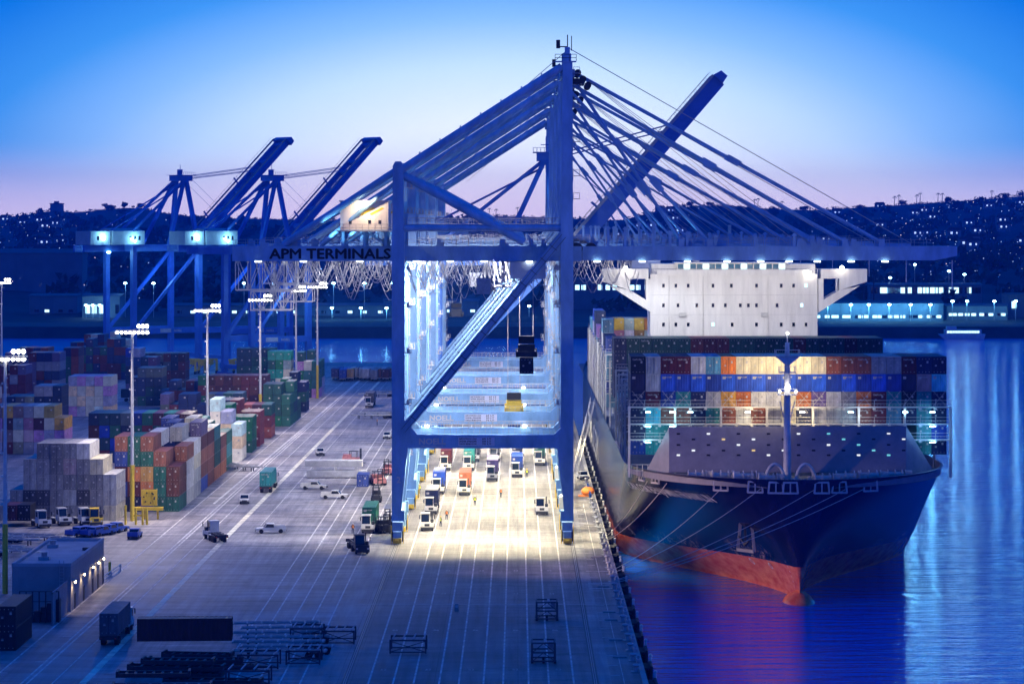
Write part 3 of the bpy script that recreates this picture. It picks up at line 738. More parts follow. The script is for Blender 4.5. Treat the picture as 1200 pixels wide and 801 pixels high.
# lashing bridges: frames of walkways across the ship between the bays
def lashing(Y, ztop, zlow=17.6, X0=SX - 26.6, X1=SX + 26.6, side_only=False):
    g = MB(); cols = [X0 + (X1 - X0) * k / 21 for k in range(22)]
    if side_only: cols = cols[:2]
    xe = X1 if not side_only else cols[-1]
    for z in [z for z in (20.0, 22.6, 25.4, 28.2) if z <= ztop]:
        g.box(X0, Y - .6, z - .12, xe, Y + .6, z + .06)
        for dz in (.55, 1.1): g.box(X0, Y - .62, z + dz, xe, Y - .56, z + dz + .06)
        for x in cols: g.box(x - .03, Y - .62, z, x + .03, Y - .56, z + 1.15)
        for x in cols[::1]: g.box(x - .2, Y - .66, z - .45, x + .2, Y + .3, z - .14)
    for i, x in enumerate(cols):
        if i % 3 == 0 or side_only: g.box(x - .16, Y - .5, 13.8, x + .16, Y + .5, ztop)
    return g.build('lashing_bridge', M_LASH, ship)
lashing(466.2, 25.5)
for Y in (484.5, 499.2, 513.9, 528.6): lashing(Y, 28.3)
for Y in (563.6, 592, 606.6, 621.2, 635.8, 650.4, 665, 679.6, 694.2, 708.8, 723.4, 738): lashing(Y, 28.3, side_only=False if Y < 600 else True)
# lashing rods crossed in front of the lowest visible tier
g = MB()
for k in range(21):
    X = SX - 26.25 + k * 2.5
    if k % 3 != 1: g.beam((X + .15, 467.2, 25.5), (X + 2.3, 467.5, 28.0), .05, .05); g.beam((X + 2.3, 467.2, 25.5), (X + .15, 467.5, 28.0), .05, .05)
g.build('lashing_rods', M_LASH, ship)
# lit deck passages at both sides of the breakwater
for X in (21.5, 25.5, 28.5, 38, 47, 55, 64, 68.5):
    for z in ((24.6,) if 26 < X < 66 else (24.6, 19.6, 22.2)):
        g = MB(); g.box(X - .4, 465.3, z - .06, X + .4, 465.6, z + .06); g.build('deck_lamp', E_CYAN if X < 30 or X > 50 else E_WHITE, ship)
for X, z, p, c in ((22, 21, 260, (.3, .8, 1)), (26, 24, 220, (.4, .85, 1)), (38, 24, 420, (1, .8, .45)), (48, 24, 420, (1, .8, .45)), (57, 24, 300, (.8, .9, 1)), (67.5, 21.5, 500, (.2, .5, 1))): point((X, 463.6, z), p, c, .4)
spot((MX, MY + 1.6, 33), 7500, (1, .80, .48), 150, .6, (MX - 4, 472, 29), .4)
for X in (22, 31, 40, 49, 58, 67): spot((X, 552.5, 48.7), 4200, (1, .92, .78), 120, .8, (X, HY, 33), 1.2)
spot((-76, 425, 34.5), 400000, (1, .66, .56), 25, .95, (33, 464, 3.0), .8)  # added spotlight, set at the nearest mast to brighten the bow and red waterline
pass
# mooring lines
def moor(a, b_, sag=1.2):
    a = Vector(a); b_ = Vector(b_); pts = [a.lerp(b_, t / 12) - Vector((0, 0, sag * 4 * (t / 12) * (1 - t / 12))) for t in range(13)]; return pts
MOOR = (((21.0, 457.5, 13.9), (14.6, 492)), ((24.0, 454, 13.9), (14.6, 487)), ((32.5, 448.6, 13.7), (14.6, 447)), ((38.5, 446.8, 13.7), (14.6, 444)), ((47, 446.4, 13.6), (14.6, 435)), ((52, 447, 13.6), (14.6, 434)), ((55, 447.6, 13.6), (14.6, 432)))
for k, (a, (bx, by)) in enumerate(MOOR):
    g = MB(); g.path(moor(a, (bx, by, .6)), .055, 5); o = g.build('mooring_line', M_ROPE, None, (bx, by, .6))
    tag(o, 'pale mooring rope from bow to quay, %s of the fan from the left' % ORD[k], 'rope', 'mooring ropes of the ship')

# ================================================================== CONTAINERS
M_BOX = mat('container_paint', (1, 1, 1), .5, 0, .5, .9, 0, objcol=True, stretch=(1, 1, .35))
M_BOXR = mat('container_frame', (1, 1, 1), .55, 0, .35, 2, 0, objcol=True)
M_MARK = mat('container_marks', (.40, .40, .39), .6, 0, .2, 3)
LOGO = ['HAMBURG', 'CAPITAL', 'CARU', 'TEX', 'TRITON', 'SEACO']
def container_mesh(Ln, Hh, doors=True, logo=None, mark=False, name='shipping_container'):
    g = MB(); w_ = 2.44; p = .12
    for x in (0, w_ - p):
        for y in (0, Ln - p): g.box(x, y, 0, x + p, y + p, Hh, 1)
    for y in (0, Ln - p):
        g.box(p, y, 0, w_ - p, y + p, p * 1.2, 1); g.box(p, y, Hh - p, w_ - p, y + p, Hh, 1)
    for x in (0, w_ - p):
        g.box(x, p, 0, x + p, Ln - p, p * 1.2, 1); g.box(x, p, Hh - p, x + p, Ln - p, Hh, 1)
    # corrugated roof, sides and end
    def corr(n, fn, m=0):
        vs = []; k = 0
        for i in range(n):
            for f_, d in ((0, 0), (.3, 0), (.5, 1), (.8, 1)): vs.append(fn((i + f_) / n, d, 0)); vs.append(fn((i + f_) / n, d, 1))
        vs.append(fn(1, 0, 0)); vs.append(fn(1, 0, 1)); c_ = len(vs) // 2
        g.add(vs, [(2 * i, 2 * i + 2, 2 * i + 3, 2 * i + 1) for i in range(c_ - 1)], m)
    ns = int(Ln / .55); h0, h1 = p, Hh - p
    corr(ns, lambda t, d, v: (.015 + .05 * d, Ln - p - (Ln - 2 * p) * t, h0 + (h1 - h0) * v))
    corr(ns, lambda t, d, v: (w_ - .015 - .05 * d, p + (Ln - 2 * p) * t, h0 + (h1 - h0) * v))
    corr(8, lambda t, d, v: (w_ - p - (w_ - 2 * p) * t, Ln - .02 - .05 * d, h0 + (h1 - h0) * v))
    corr(int(Ln / .6), lambda t, d, v: (p + (w_ - 2 * p) * (1 - v), p + (Ln - 2 * p) * (1 - t), Hh - .012 - .03 * d))
    if doors:
        g.add([(p, .03, h0), (w_ - p, .03, h0), (w_ - p, .03, h1), (p, .03, h1)], [(0, 1, 2, 3)], 0)
        g.box(w_ / 2 - .02, .0, h0, w_ / 2 + .02, .028, h1, 2)
        for x in (.38, .95, 1.49, 2.06):
            g.box(x - .028, -.04, h0, x + .028, .028, h1, 1)
            for z in (.35, Hh - .4): g.box(x - .06, -.05, z - .05, x + .06, .027, z + .05, 3)
        g.box(1.62, .015, Hh * .62, 1.92, .026, Hh * .76, 3); g.box(.52, .015, Hh * .44, .82, .026, Hh * .54, 3)
        for z in (.75, 1.45, 2.1): g.box(p, .012, z, w_ - p, .029, z + .05, 1)
    else:
        corr(8, lambda t, d, v: (p + (w_ - 2 * p) * t, .02 + .05 * d, h0 + (h1 - h0) * v)); g.box(.25, -.0, Hh * .72, .75, .018, Hh * .86, 3)
    if mark:
        vs, fs, tw = text_mesh('CMA CGM', .32, .008); g.add([(.28 + u, -.055, Hh - .62 + v) for u, v in vs], fs, 3)
    if logo:
        s_ = 1.15 if len(logo) < 5 else .8
        vs, fs, tw = text_mesh(logo, s_, .02)
        g.add([(w_ + .012, Ln * .5 - tw / 2 + u, Hh * .42 + v) for u, v in vs], fs, 3)
    me = bpy.data.meshes.new(name); me.from_pydata(g.v, [], g.f)
    for mm in (M_BOX, M_BOXR, M_BLACK, M_MARK): me.materials.append(mm)
    me.polygons.foreach_set('material_index', g.m); me.update(); return me
CM = {}
def cmesh(Ln, Hh, doors, logo=None, mark=False):
    k = (Ln, Hh, doors, logo, mark)
    if k not in CM: CM[k] = container_mesh(*k)
    return CM[k]
CC = {'navy': (.012, .022, .09), 'blue': (.015, .06, .38), 'bright blue': (.02, .10, .60), 'light blue': (.10, .33, .50), 'teal': (.03, .26, .26), 'green': (.015, .16, .11), 'dark green': (.012, .085, .075),
      'maroon': (.13, .022, .03), 'brown': (.24, .07, .035), 'rust': (.36, .11, .05), 'orange': (.62, .17, .02), 'amber': (.75, .38, .04), 'cream': (.70, .63, .42), 'white': (.70, .70, .68),
      'grey': (.28, .28, .30), 'light grey': (.45, .46, .48), 'dark grey': (.10, .10, .12), 'black': (.018, .02, .03), 'yellow': (.62, .46, .06), 'purple': (.13, .09, .25), 'pinkish grey': (.42, .30, .33), 'cyan': (.08, .50, .60)}
NB = [0]
QUEUE = []
def qbox(*a, **k):
    """containers of stacks wait here: the ones that show largest become objects, the rest one mass"""
    QUEUE.append((a, k))
def box(x, y, z, col, label, group, Ln=12.19, Hh=2.9, doors=True, logo=None, jit=.08, rz=0):
    """x, y, z: left front bottom corner of the container (as seen by the viewer)"""
    mk = ('ship' in label and col in ('maroon', 'bright blue', 'brown')) or random.random() < .12
    o = bpy.data.objects.new('shipping_container', cmesh(Ln, Hh, doors, logo, mk)); COL.objects.link(o)
    o.location = (x, y + random.uniform(-jit, jit), z); o.rotation_euler = (0, 0, rz); c = CC[col]; k = random.uniform(.7, 1.12); gy = sum(c) / 3; f_ = 0 if 'ship' in label or 'truck' in label else .22; c = [v * (1 - f_) + gy * f_ for v in c]; k *= 1 - f_; o.color = (c[0] * k, c[1] * k, c[2] * k, 1)
    o['label'] = label; o['category'] = 'container'; o['group'] = group; NB[0] += 1; return o
random.seed(21)
HT = [17.4, 20.0, 22.6, 25.2, 27.85, 30.75]    # tier base heights
top = ['black', 'light grey', 'maroon', 'maroon', 'light grey', 'light blue', 'orange', 'cream', 'cream', 'cream', 'cream', 'cream', 'cream', 'brown', 'brown', 'brown', 'grey', 'grey', 'maroon', 'navy', 'navy']
t2 = ['navy', 'light grey'] + ['bright blue', 'blue'] * 8 + ['navy', 'pinkish grey', 'cyan']
t3 = ['navy', 'maroon', 'blue', 'teal', 'navy', 'light grey', 'amber', 'orange', 'white', 'light grey', 'cream', 'orange', 'purple', 'light grey', 'grey', 'orange', 'maroon', 'teal', 'black', 'teal', 'navy']
t4 = ['navy', 'cyan', 'brown', 'brown', 'navy', 'teal', 'rust', 'white', 'brown', 'light grey', 'cream', 'navy', 'white', 'light grey', 'grey', 'brown', 'maroon', 'light blue', 'navy', 'teal', 'navy']
t5 = ['navy', 'teal', 'teal', 'maroon', 'navy', 'blue', 'rust', 'white', 'brown', 'light grey', 'cream', 'navy', 'white', 'light grey', 'grey', 'brown', 'maroon', 'light blue', 'navy', 'teal', 'blue']
t6 = t5[::-1]
X0 = SX - 26.25
for ti, (row, nm) in enumerate(((t6, 'lowest'), (t5, 'fifth'), (t4, 'fourth'), (t3, 'third'), (t2, 'second'), (top, 'top'))):
    for c_ in range(21):
        if ti < 2 and 2 < c_ < 19: continue
        Hh = 2.9 if ti >= 4 else (2.59)
        qbox(X0 + c_ * 2.5, 467.8, HT[ti], row[c_], '%s container on the ship\'s front bay, %s tier from top, %s column' % (row[c_], nm, ORD[c_]) if nm not in ('top', 'lowest') else '%s container on the ship\'s front bay, %s tier, %s column' % (row[c_], nm, ORD[c_]), 'containers of the front deck bay', Hh=Hh, doors=(ti != 4))
gr = ['navy'] + ['dark green'] * 5 + ['maroon'] * 3 + ['dark green'] * 5 + ['maroon'] + ['dark green'] * 3 + ['maroon'] + ['dark green'] * 2
for ti, z in ((0, 30.4), (1, 27.5), (2, 24.6), (3, 21.7)):
    for c_ in range(21):
        if ti > 1 and c_ > 0: continue
        if ti == 1 and c_ > 0: col = random.choice(['dark green', 'maroon', 'navy'])
        else: col = gr[c_]
        qbox(X0 + c_ * 2.5, 549.5, z, col, '%s container in the bay before the bridge, %s tier from top, %s column' % (col, ORD[ti], ORD[c_]), 'containers of the bay before the bridge', doors=True)
for bi, Y in enumerate((485.7, 500.4, 515.1, 529.8)):
    for c_ in range(0, 21, 1):
        for ti in (0, 1):
            if ti == 0 and c_ > 0: continue
            col = random.choice(['navy', 'dark grey', 'maroon', 'light grey', 'blue', 'teal'])
            if c_ > 0: continue
            qbox(X0 + c_ * 2.5, Y, 17.4 + ti * 2.9, col, '%s container in the low bays, %s bay behind the front one, %s tier' % (col, ORD[bi], ('lower', 'upper')[ti]), 'containers of the low deck bays')
# bays abaft the bridge: the outermost quay side column and the orange front
for bi, Y in enumerate((593.3, 608, 622.5, 637.2, 651.7, 666.3, 680.9, 695.5, 710.1, 724.7, 739.3)):
    n_t = (5, 5, 6, 5, 4, 5, 6, 6, 5, 5, 4)[bi]
    for ti in range(n_t):
        col = random.choice(['blue', 'navy', 'light blue', 'light grey', 'purple', 'navy', 'blue'])
        qbox(X0, Y, 17.0 + ti * 2.9, col, '%s container in the quay side column, %s bay behind the bridge, %s tier up' % (col, ORD[bi], ORD[ti]), 'containers of the outer quay side column')
oc = ['purple', 'amber', 'pinkish grey', 'amber', 'orange', 'rust', 'rust']
for c_ in range(1, 9):
    for ti in range(6, 4, -1):
        col = oc[(c_ - 1) % 7] if ti == 6 else random.choice(['pinkish grey', 'light grey', 'rust'])
        qbox(X0 + c_ * 2.5, 695.5, 11.9 + ti * 2.9, col, '%s container in the warm lit bay behind the bridge wing, %s tier, %s column' % (col, 'top' if ti == 6 else 'second', ORD[c_ - 1]), 'warm lit containers behind the bridge wing')
        if c_ < 4 or True: pass
spot((24, 684, 40), 6000, (1, .8, .5), 110, .5, (26, 696, 32), .5)
# ================================================================== QUAYSIDE CRANES (boom lowered over the ship)
Y0 = 493.0; YR = Y0 + 18.6; YM = Y0 + 9.3; SC = F / Y0
def cx_(px): return (px - VX) / SC
def cz_(py): return H - (py - VY) / SC
XL, XR = -21.0, 8.6         # leg centre lines
ZB0, ZB1 = 16.4, 18.75      # portal beam
ZG0, ZG1 = 49.2, 51.7       # main girder
def crane_struct():
    t = thing('gantry_crane', (-5.8, YM, 0), 'nearest blue gantry crane with black lettering along its lowered boom', 'crane', 'gantry cranes with lowered booms along the quay')
    for Y in (Y0, YR):
        sgn = 1 if Y == Y0 else -1
        for X, xo in ((XL, -1), (XR, 1)):
            g = MB()
            # flared lower leg, straight upper leg
            w0 = 1.05
            inn = -xo
            g.prism([(X + xo * 1.1, ZB0 + 2.4), (X + inn * 1.1, ZB0 + 2.4), (X + inn * 1.7, ZB0), (X + inn * .55, 5.4), (X + xo * 1.1, 5.4)][::(1 if xo > 0 else -1)], 'y', Y, Y + sgn * 1.9)
            g.box(X - 1.1, Y, ZB0 + 2.4, X + 1.1, Y + sgn * 2.0, 54.5)
            if xo < 0: g.box(X - .95, Y + .01, 54.5, X + .95, Y + sgn * 1.9, 65.7); g.prism([(X - 1.0, 65.7), (X + 1.0, 65.7), (X + .5, 66.6), (X - .5, 66.6)], 'y', Y + .02, Y + sgn * 1.88)
            else:
                g.prism([(X - 1.1, 54.5), (X + 1.05, 54.5), (X + .95, 84.0), (X - .75, 84.0)], 'y', Y + .01, Y + sgn * 1.8); g.box(X - .4, Y + .2 * sgn, 84, X + .5, Y + sgn * 1.4, 86.6)
            leg = g.build('leg', M_CRANE, t)
            for z in (ZB0 + 2.5, 30.0, 42.0, 54.4): g = MB(); g.box(X - 1.16, Y - .05 * sgn, z, X + 1.16, Y + sgn * 2.05, z + .12); g.build('leg_flange', M_CRANE, leg)
            # access ladder on tall leg side, with hoops
            g = MB()
            for o in (-.25, .25): g.tube((X + inn * 1.35 , Y + sgn * 1 + o, 19), (X + inn * 1.35, Y + sgn * 1 + o, 50), .04, 4)
            for k in range(52): g.box(X + inn * 1.33, Y + sgn - .25, 19.2 + k * .6, X + inn * 1.37, Y + sgn + .25, 19.24 + k * .6)
            for k in range(10): g.box(X + inn * 1.1, Y + sgn - .3, 20 + k * 3.1, X + inn * 1.5, Y + sgn + .3, 20.15 + k * 3.1)
            g.build('ladder', M_STEEL, t)
            # bogies
            g = MB(); g.prism([(X - 1.15, 3.6), (X + 1.15, 3.6), (X + 1.1, 5.5), (X - 1.1, 5.5)], 'y', Y - .1, Y + sgn * 2.2); g.box(X - .9, Y - 2.2, 2.1, X + .9, Y + 3.6, 3.7)
            for o in (-3.6, 1.2): g.box(X - .7, Y + o, 1.0, X + .7, Y + o + 3.4, 2.2)
            bg_ = g.build('bogie', M_CRANE, t)
            g = MB()
            for o in (-3.3, -1.9, 1.5, 2.9, 4.2): g.tube((X - .3, Y + o + .5, .55), (X + .3, Y + o + .5, .55), .5, 10)
            for o in (-1, 1): g.box(X + o * .9 - .15, Y - 1.4, .3, X + o * .9 + .15, Y - 1.1, 2.4)
            g.build('wheel', M_DARK, bg_)
            g = MB(); g.box(X - .75, Y - 4.1, .25, X + .75, Y - 3.6, 1.1); g.box(X - .3, Y - 4.6, .5, X + .3, Y - 4.1, .9)
            for o in (-1.05, 1.05): g.tube((X + o, Y - 3, .1), (X + o, Y - 3, 3.2), .07, 5)
            g.build('buffer', M_YELLOW, bg_)
        # portal beam
        g = MB(); g.box(XL + 1.1, Y + .05, ZB0, XR - 1.1, Y + sgn * 1.85, ZB1)
        g.prism([(XL + 1.1, ZB1), (XL + 3.4, ZB1), (XL + 1.1, ZB1 + 2.6)], 'y', Y + .06, Y + sgn * 1.8); g.prism([(XR - 1.1, ZB1), (XR - 1.1, ZB1 + 1.2), (XR - 2.3, ZB1)], 'y', Y + .06, Y + sgn * 1.8)
        pb = g.build('portal_beam', M_CRANE, t)
        if sgn > 0:
            g = MB(); g.text('NOELL', 1.42, lambda u, v: (cx_(491) + u, Y - .03, 17.15 + v), 0, .045, 4.7); g.box(cx_(493), Y - .03, 16.75, cx_(519), Y, 16.83); g.build('beam_lettering', M_WHITE, pb)
            g = MB(); g.box(cx_(537), Y - .04, 16.85, cx_(579.5), Y, 18.35)
            g.build('sign_plate', mat('plate_blue_grey', (.62, .66, .80), .5, 0, .1, 1), pb)
            g = MB()
            for r, rows in enumerate((('SAFE WORKING LOAD', '65 LT'), ('UNDER SPREADER', '50 LT'), ('CARGO BEAM HOOK', '75 LT'))):
                g.text(rows[0], .40, lambda u, v: (cx_(538) + u, Y - .06, 17.95 - r * .45 + v), 0, .012, 3.1); g.text(rows[1], .40, lambda u, v: (cx_(565) + u, Y - .06, 17.95 - r * .45 + v), 0, .012, 1.6)
            g.build('plate_lettering', M_DARK, pb)
            g = MB(); g.text('2', 1.5, lambda u, v: (XL - .25 + u, Y - .03, 10.4 + v), 0, .03); g.build('number', M_WHITE, t)
        else:
            g = MB()
            for k in range(24): X = XL + 2 + k * (XR - XL - 4) / 23; g.box(X - .04, Y - 2.0, ZB1, X + .04, Y - 1.92, ZB1 + 1.1)
            for dz in (.55, 1.1): g.box(XL + 1.5, Y - 2.02, ZB1 + dz, XR - 1.5, Y - 1.94, ZB1 + dz + .06)
            g.build('walkway_railing', M_STEEL, pb)
        # portal lamps
        for i, X in enumerate((-16.5, 1.2)):
            g = MB(); yy = Y - .1 * sgn if sgn > 0 else Y - 2.05; g.box(X - .35, yy - .5, ZB1 + .2 if sgn < 0 else ZB0 - .35, X + .35, yy - .1, ZB1 + .5 if sgn < 0 else ZB0 - .1)
            if sgn < 0: g.build('beam_lamp', E_WHITE, pb)
        # cable conduits, hose runs and small platforms on the frame
        g = MB(); p0 = Vector((XL + .9, Y - .05 * sgn, ZB1 + .8)); q0 = Vector((XR - .6, Y - .05 * sgn, 53.6)); d0 = (q0 - p0).normalized(); n0 = Vector((-d0.z, 0, d0.x))
        for o_ in (-.45, .38): g.beam(p0 + n0 * o_, q0 + n0 * o_, .07, .07)
        for k in range(1, 16): c_ = p0.lerp(q0, k / 16); g.beam(c_ - n0 * .76, c_ + n0 * .76, .09, .09)
        g.build('conduit', M_STEEL if sgn < 0 else M_DARK, t)
        for X, zz in ((XL, (24, 33, 41, 47.5, 57.5, 62)), (XR, (24, 33, 41, 47.5))):
            for z in zz:
                g = MB(); xo_ = 1 if X == XL else -1; g.box(X + xo_ * 1.1, Y + .1 * sgn, z, X + xo_ * 2.3, Y + 1.7 * sgn, z + .1)
                for a_, b_ in ((1.15, .15), (2.25, .15), (2.25, 1.65)): g.box(X + xo_ * a_ - .03, Y + b_ * sgn - .03, z, X + xo_ * a_ + .03, Y + b_ * sgn + .03, z + 1.1)
                g.box(X + xo_ * 1.15, Y + .12 * sgn, z + 1.06, X + xo_ * 2.28, Y + .18 * sgn, z + 1.12); g.box(X + xo_ * 1.5, Y + .4 * sgn, z + .1, X + xo_ * 1.9, Y + .9 * sgn, z + .9); g.build('rest_platform', M_STEEL, t)
        g = MB()
        for k in range(26): X = XL + 2 + k * (XR - XL - 4) / 25; g.box(X - .03, Y + .2 * sgn, ZB1, X + .03, Y + .3 * sgn, ZB1 + 1.1)
        for dz in (.55, 1.1): g.box(XL + 1.5, Y + .2 * sgn, ZB1 + dz, XR - 1.5, Y + .27 * sgn, ZB1 + dz + .05)
        g.build('beam_handrail', M_STEEL, t)
        g = MB(); g.box(XL + 1, Y + 1.4 * sgn, 55.5, XR - 1, Y + 2.2 * sgn, 55.6)
        for k in range(22): X = XL + 1.2 + k * (XR - XL - 2.4) / 21; g.box(X - .03, Y + 1.4 * sgn, 55.6, X + .03, Y + 1.46 * sgn, 56.7)
        for dz in (.6, 1.1): g.box(XL + 1.2, Y + 1.4 * sgn, 55.6 + dz, XR - 1.2, Y + 1.46 * sgn, 55.65 + dz)
        g.build('tie_walkway', M_STEEL, t)
        # upper tie pipe and its walkway
        g = MB(); g.tube((XL + 1, Y + sgn, 54.9), (XR - 1, Y + sgn, 54.9), .62, 10); g.build('upper_tie', M_CRANE, t)
        # main diagonal
        g = MB(); g.beam((XL + .9, Y + sgn * .95, ZB1 + .8), (XR - .6, Y + sgn * .95, 53.6), 1.5, 1.55, up=(0, 1, 0)); dg_ = g.build('diagonal_brace', M_CRANE, t)
        g = MB(); g.tube((XL + .8, Y + sgn, 64.2), (XR - 7.5, Y + sgn, 52.4), .72, 10); g.build('upper_brace', M_CRANE, t)
        # back stay struts from tower head to landside post and on to the back reach
        g = MB(); g.tube((XR - .9, Y + sgn * .9, 83.2), (XL + .2, Y + sgn * .9, 64.9), .72, 12)
        for k in range(1, 8): p = Vector((XR - .9, Y + sgn * .9, 83.2)).lerp(Vector((XL + .2, Y + sgn * .9, 64.9)), k / 8); g.box(p.x - .1, p.y - .1, p.z + .7, p.x + .1, p.y + .1, p.z + 1.15)
        g.build('back_strut', M_CRANE, t)
        g = MB(); g.tube((XL - .4, Y + sgn * .9, 65.0), (-41.6, YM + (-2.4 if sgn > 0 else 2.4), 52.0), .62, 10); g.build('back_stay', M_CRANE, t)
        g = MB(); g.tube((XL - .4, Y + sgn * .9, 63.0), (-35.0, YM + (-2.4 if sgn > 0 else 2.4), 52.0), .4, 8); g.build('back_stay', M_CRANE, t)
    # sill beams joining front and rear legs, tower head platform
    for X in (XL, XR):
        g = MB(); g.box(X - .8, Y0 + 1.9, 4.0, X + .8, YR - 1.9, 5.4); g.box(X - .75, Y0 + 2, ZB0 + .1, X + .75, YR - 2, ZB1 - .1); g.box(X - .7, Y0 + 2, 52.6, X + .7, YR - 2, 54.2); g.build('sill_beam', M_CRANE, t)
        # low equipment cabinets and stair along the sill
        g = MB(); g.box(X - 1.3, Y0 + 3, 5.45, X - .2, Y0 + 6.5, 7.6); g.box(X - 1.1, Y0 + 8, 5.45, X, Y0 + 12, 7.2); g.build('cabinet', M_WHITE, t)
    g = MB(); g.box(XR - 1.2, Y0 + 1.2, 81.5, XR + 1.4, YR - 1.2, 82.8); g.box(XR - 2.1, Y0 - .3, 84.0, XR + 1.6, Y0 + 1.8, 84.15); g.box(XR - .8, YM - .5, 82.8, XR + .9, YM + .5, 86); g.build('tower_head_beam', M_CRANE, t)
    g = MB()
    for X in (XR - 2.1, XR - .9, XR + .4, XR + 1.6):
        g.tube((X, Y0 - .3, 84.1), (X, Y0 - .3, 85.3), .05, 4)
    g.tube((XR - 2.1, Y0 - .3, 85.3), (XR + 1.6, Y0 - .3, 85.3), .05, 4); g.tube((XR - 2.1, Y0 - .3, 84.7), (XR + 1.6, Y0 - .3, 84.7), .05, 4)
    g.tube((XR + .1, Y0 + 1, 86), (XR + .1, Y0 + 1, 88.8), .1, 5); g.tube((XR + .8, Y0 + 1, 86), (XR + .8, Y0 + 1, 88.6), .08, 5)
    g.box(XR - 1.8, Y0 + .9, 86.6, XR + .1, Y0 + 1.1, 86.8); g.box(XR - 1.9, Y0 + .8, 86.4, XR - 1.2, Y0 + 1.2, 87.9)
    g.build('head_platform', M_DARK, t)
    for k, z in enumerate((82.0, 76.0, 70, 64, 60)):
        g = MB(); g.box(XR + 1.0, Y0 + .1, z, XR + 2.3, Y0 + 1.7, z + .1)
        for o in (1.1, 2.2): g.tube((XR + o, Y0 + .1, z), (XR + o, Y0 + .1, z + 1.1), .04, 4)
        g.tube((XR + 1.1, Y0 + .1, z + 1.1), (XR + 2.2, Y0 + .1, z + 1.1), .04, 4); g.build('rest_platform', M_STEEL, t)
    # sheave nests at the tower head
    g = MB()
    for o in (-3.5, 3.5):
        for k in range(3): g.tube((XR + 2.0 + k * .9, YM + o - .3, 82.4 - k * 1.1), (XR + 2.0 + k * .9, YM + o + .3, 82.4 - k * 1.1), .62, 10)
    g.box(XR + .9, YM - 4, 80.4, XR + 3.2, YM + 4, 81.4); g.build('sheave', M_DARK, t)
    # twin girders: landside part and boom
    GX0, GX1, GH = -50.6, 77.8, 11.3
    for o in (-2.9, 2.9):
        y0, y1 = YM + o - .65, YM + o + .65
        g = MB(); g.box(GX0, y0, ZG0, GH, y1, ZG1)
        for x in [GX0 + 6 * k for k in range(1, 11)]: g.box(x - .05, y0 - .03, ZG0, x + .05, y0, ZG1)
        g.box(GX0, y0 - .25, ZG0 - .12, GH, y0 + .2, ZG0)
        gi = g.build('main_girder', M_CRANE, t)
        if o < 0:
            g = MB()
            for q, sh in enumerate((-.09, -.03, .03, .09)): g.text('APM TERMINALS', 2.5, lambda u, v: (cx2(316) + u + sh, y0 - .05 - q * .012, ZG0 + .32 + v), 0, 0, cx2(457.5) - cx2(316))
            for q, sh in enumerate((-.07, .07)): g.text('APM TERMINALS', 2.5, lambda u, v: (cx2(316) + u, y0 - .11 - q * .012, ZG0 + .32 + v + sh), 0, 0, cx2(457.5) - cx2(316)); g.build('girder_lettering', M_BLACK, gi)
        g = MB(); g.prism([(GH + .15, ZG0), (GX1 - 4, ZG0), (GX1, ZG0 + .8), (GX1, ZG1), (GH + .15, ZG1)], 'y', y0, y1)
        for x in [GH + 7 * k for k in range(1, 10)]: g.box(x - .05, y0 - .03, ZG0 + .05, x + .05, y0, ZG1)
        bm = g.build('boom', M_CRANE, t)
    g = MB()
    for x in [GX0 + .3] + [GX0 + 9 * k for k in range(1, 15)]:
        if abs(x - GH) > 1: g.box(x - .3, YM - 2.2, ZG1 - 1.2, x + .3, YM + 2.2, ZG1 - .1)
    g.build('cross_beam', M_CRANE, t)
    # walkways and railings with stowed gear along the girders
    g = MB(); g.box(GX0, YM - 2.2, ZG1 - .15, GX1 - 4, YM - 1.5, ZG1 - .05); g.box(GX0, YM + 1.5, ZG1 - .15, GX1 - 4, YM + 2.2, ZG1 - .05)
    x = GX0
    while x < GX1 - 4:
        for yy in (YM - 2.1, YM + 2.1): g.box(x - .035, yy - .035, ZG1, x + .035, yy + .035, ZG1 + 1.15)
        x += 2.2
    for yy in (YM - 2.1, YM + 2.1):
        for dz in (.6, 1.15): g.box(GX0, yy - .03, ZG1 + dz, GX1 - 4, yy + .03, ZG1 + dz + .05)
    g.build('girder_walkway', M_STEEL, t)
    random.seed(3)
    for _ in range(22):
        g = MB(); X = random.uniform(GX0, 60); w = random.uniform(.4, 2.2); yy = random.choice((YM - 3.2, YM + 3.2, YM)); g.box(X, yy - .4, ZG1, X + w, yy + .4, ZG1 + random.uniform(.3, 1.1)); g.box(X + .1, yy - .3, ZG1 + .1, X + w * .6, yy + .3, ZG1 + 1.3)
        g.build('equipment_box', M_CRANE, t)
    for X in (16, 19, 24, 27, 30, 35, 42, 49):       # boom top posts carrying rope guides
        g = MB(); h = random.uniform(2.0, 4.6); g.box(X - .22, YM - 3.2, ZG1, X + .22, YM - 2.7, ZG1 + h); g.box(X - .4, YM - 3.3, ZG1 + h - .5, X + .4, YM - 2.6, ZG1 + h - .2); g.build('stay_support_post', M_CRANE, t)
    for X in (10.5, 13.0):
        g = MB(); g.tube((X, YM - 3.4, ZG1 - .4), (X, YM + 3.4, ZG1 - .4), 1.0, 12); g.build('boom_hinge', M_DARK, t)
    # hanging rods at the boom tip
    for X, l_ in ((77.0, 5.0),):
        g = MB(); g.tube((X, YM - 2.9, ZG0), (X, YM - 2.9, ZG0 - l_), .12, 5); g.ball((X, YM - 2.9, ZG0 - l_), .2, 0, 6, 4); g.build('hanging_rod', M_WHITE, t)
    # machinery house on its frame
    mx0, mx1 = -31.4, -22.9
    g = MB(); g.box(mx0, YM - 5, 54.6, mx1, YM + 5, 59.6); g.box(mx0 - .2, YM - 5.2, 59.6, mx1 + .2, YM + 5.2, 59.8)
    for k in range(9): X = mx0 + .5 + k * .95; g.box(X, YM - 5.04, 54.7, X + .08, YM - 5.0, 59.5)
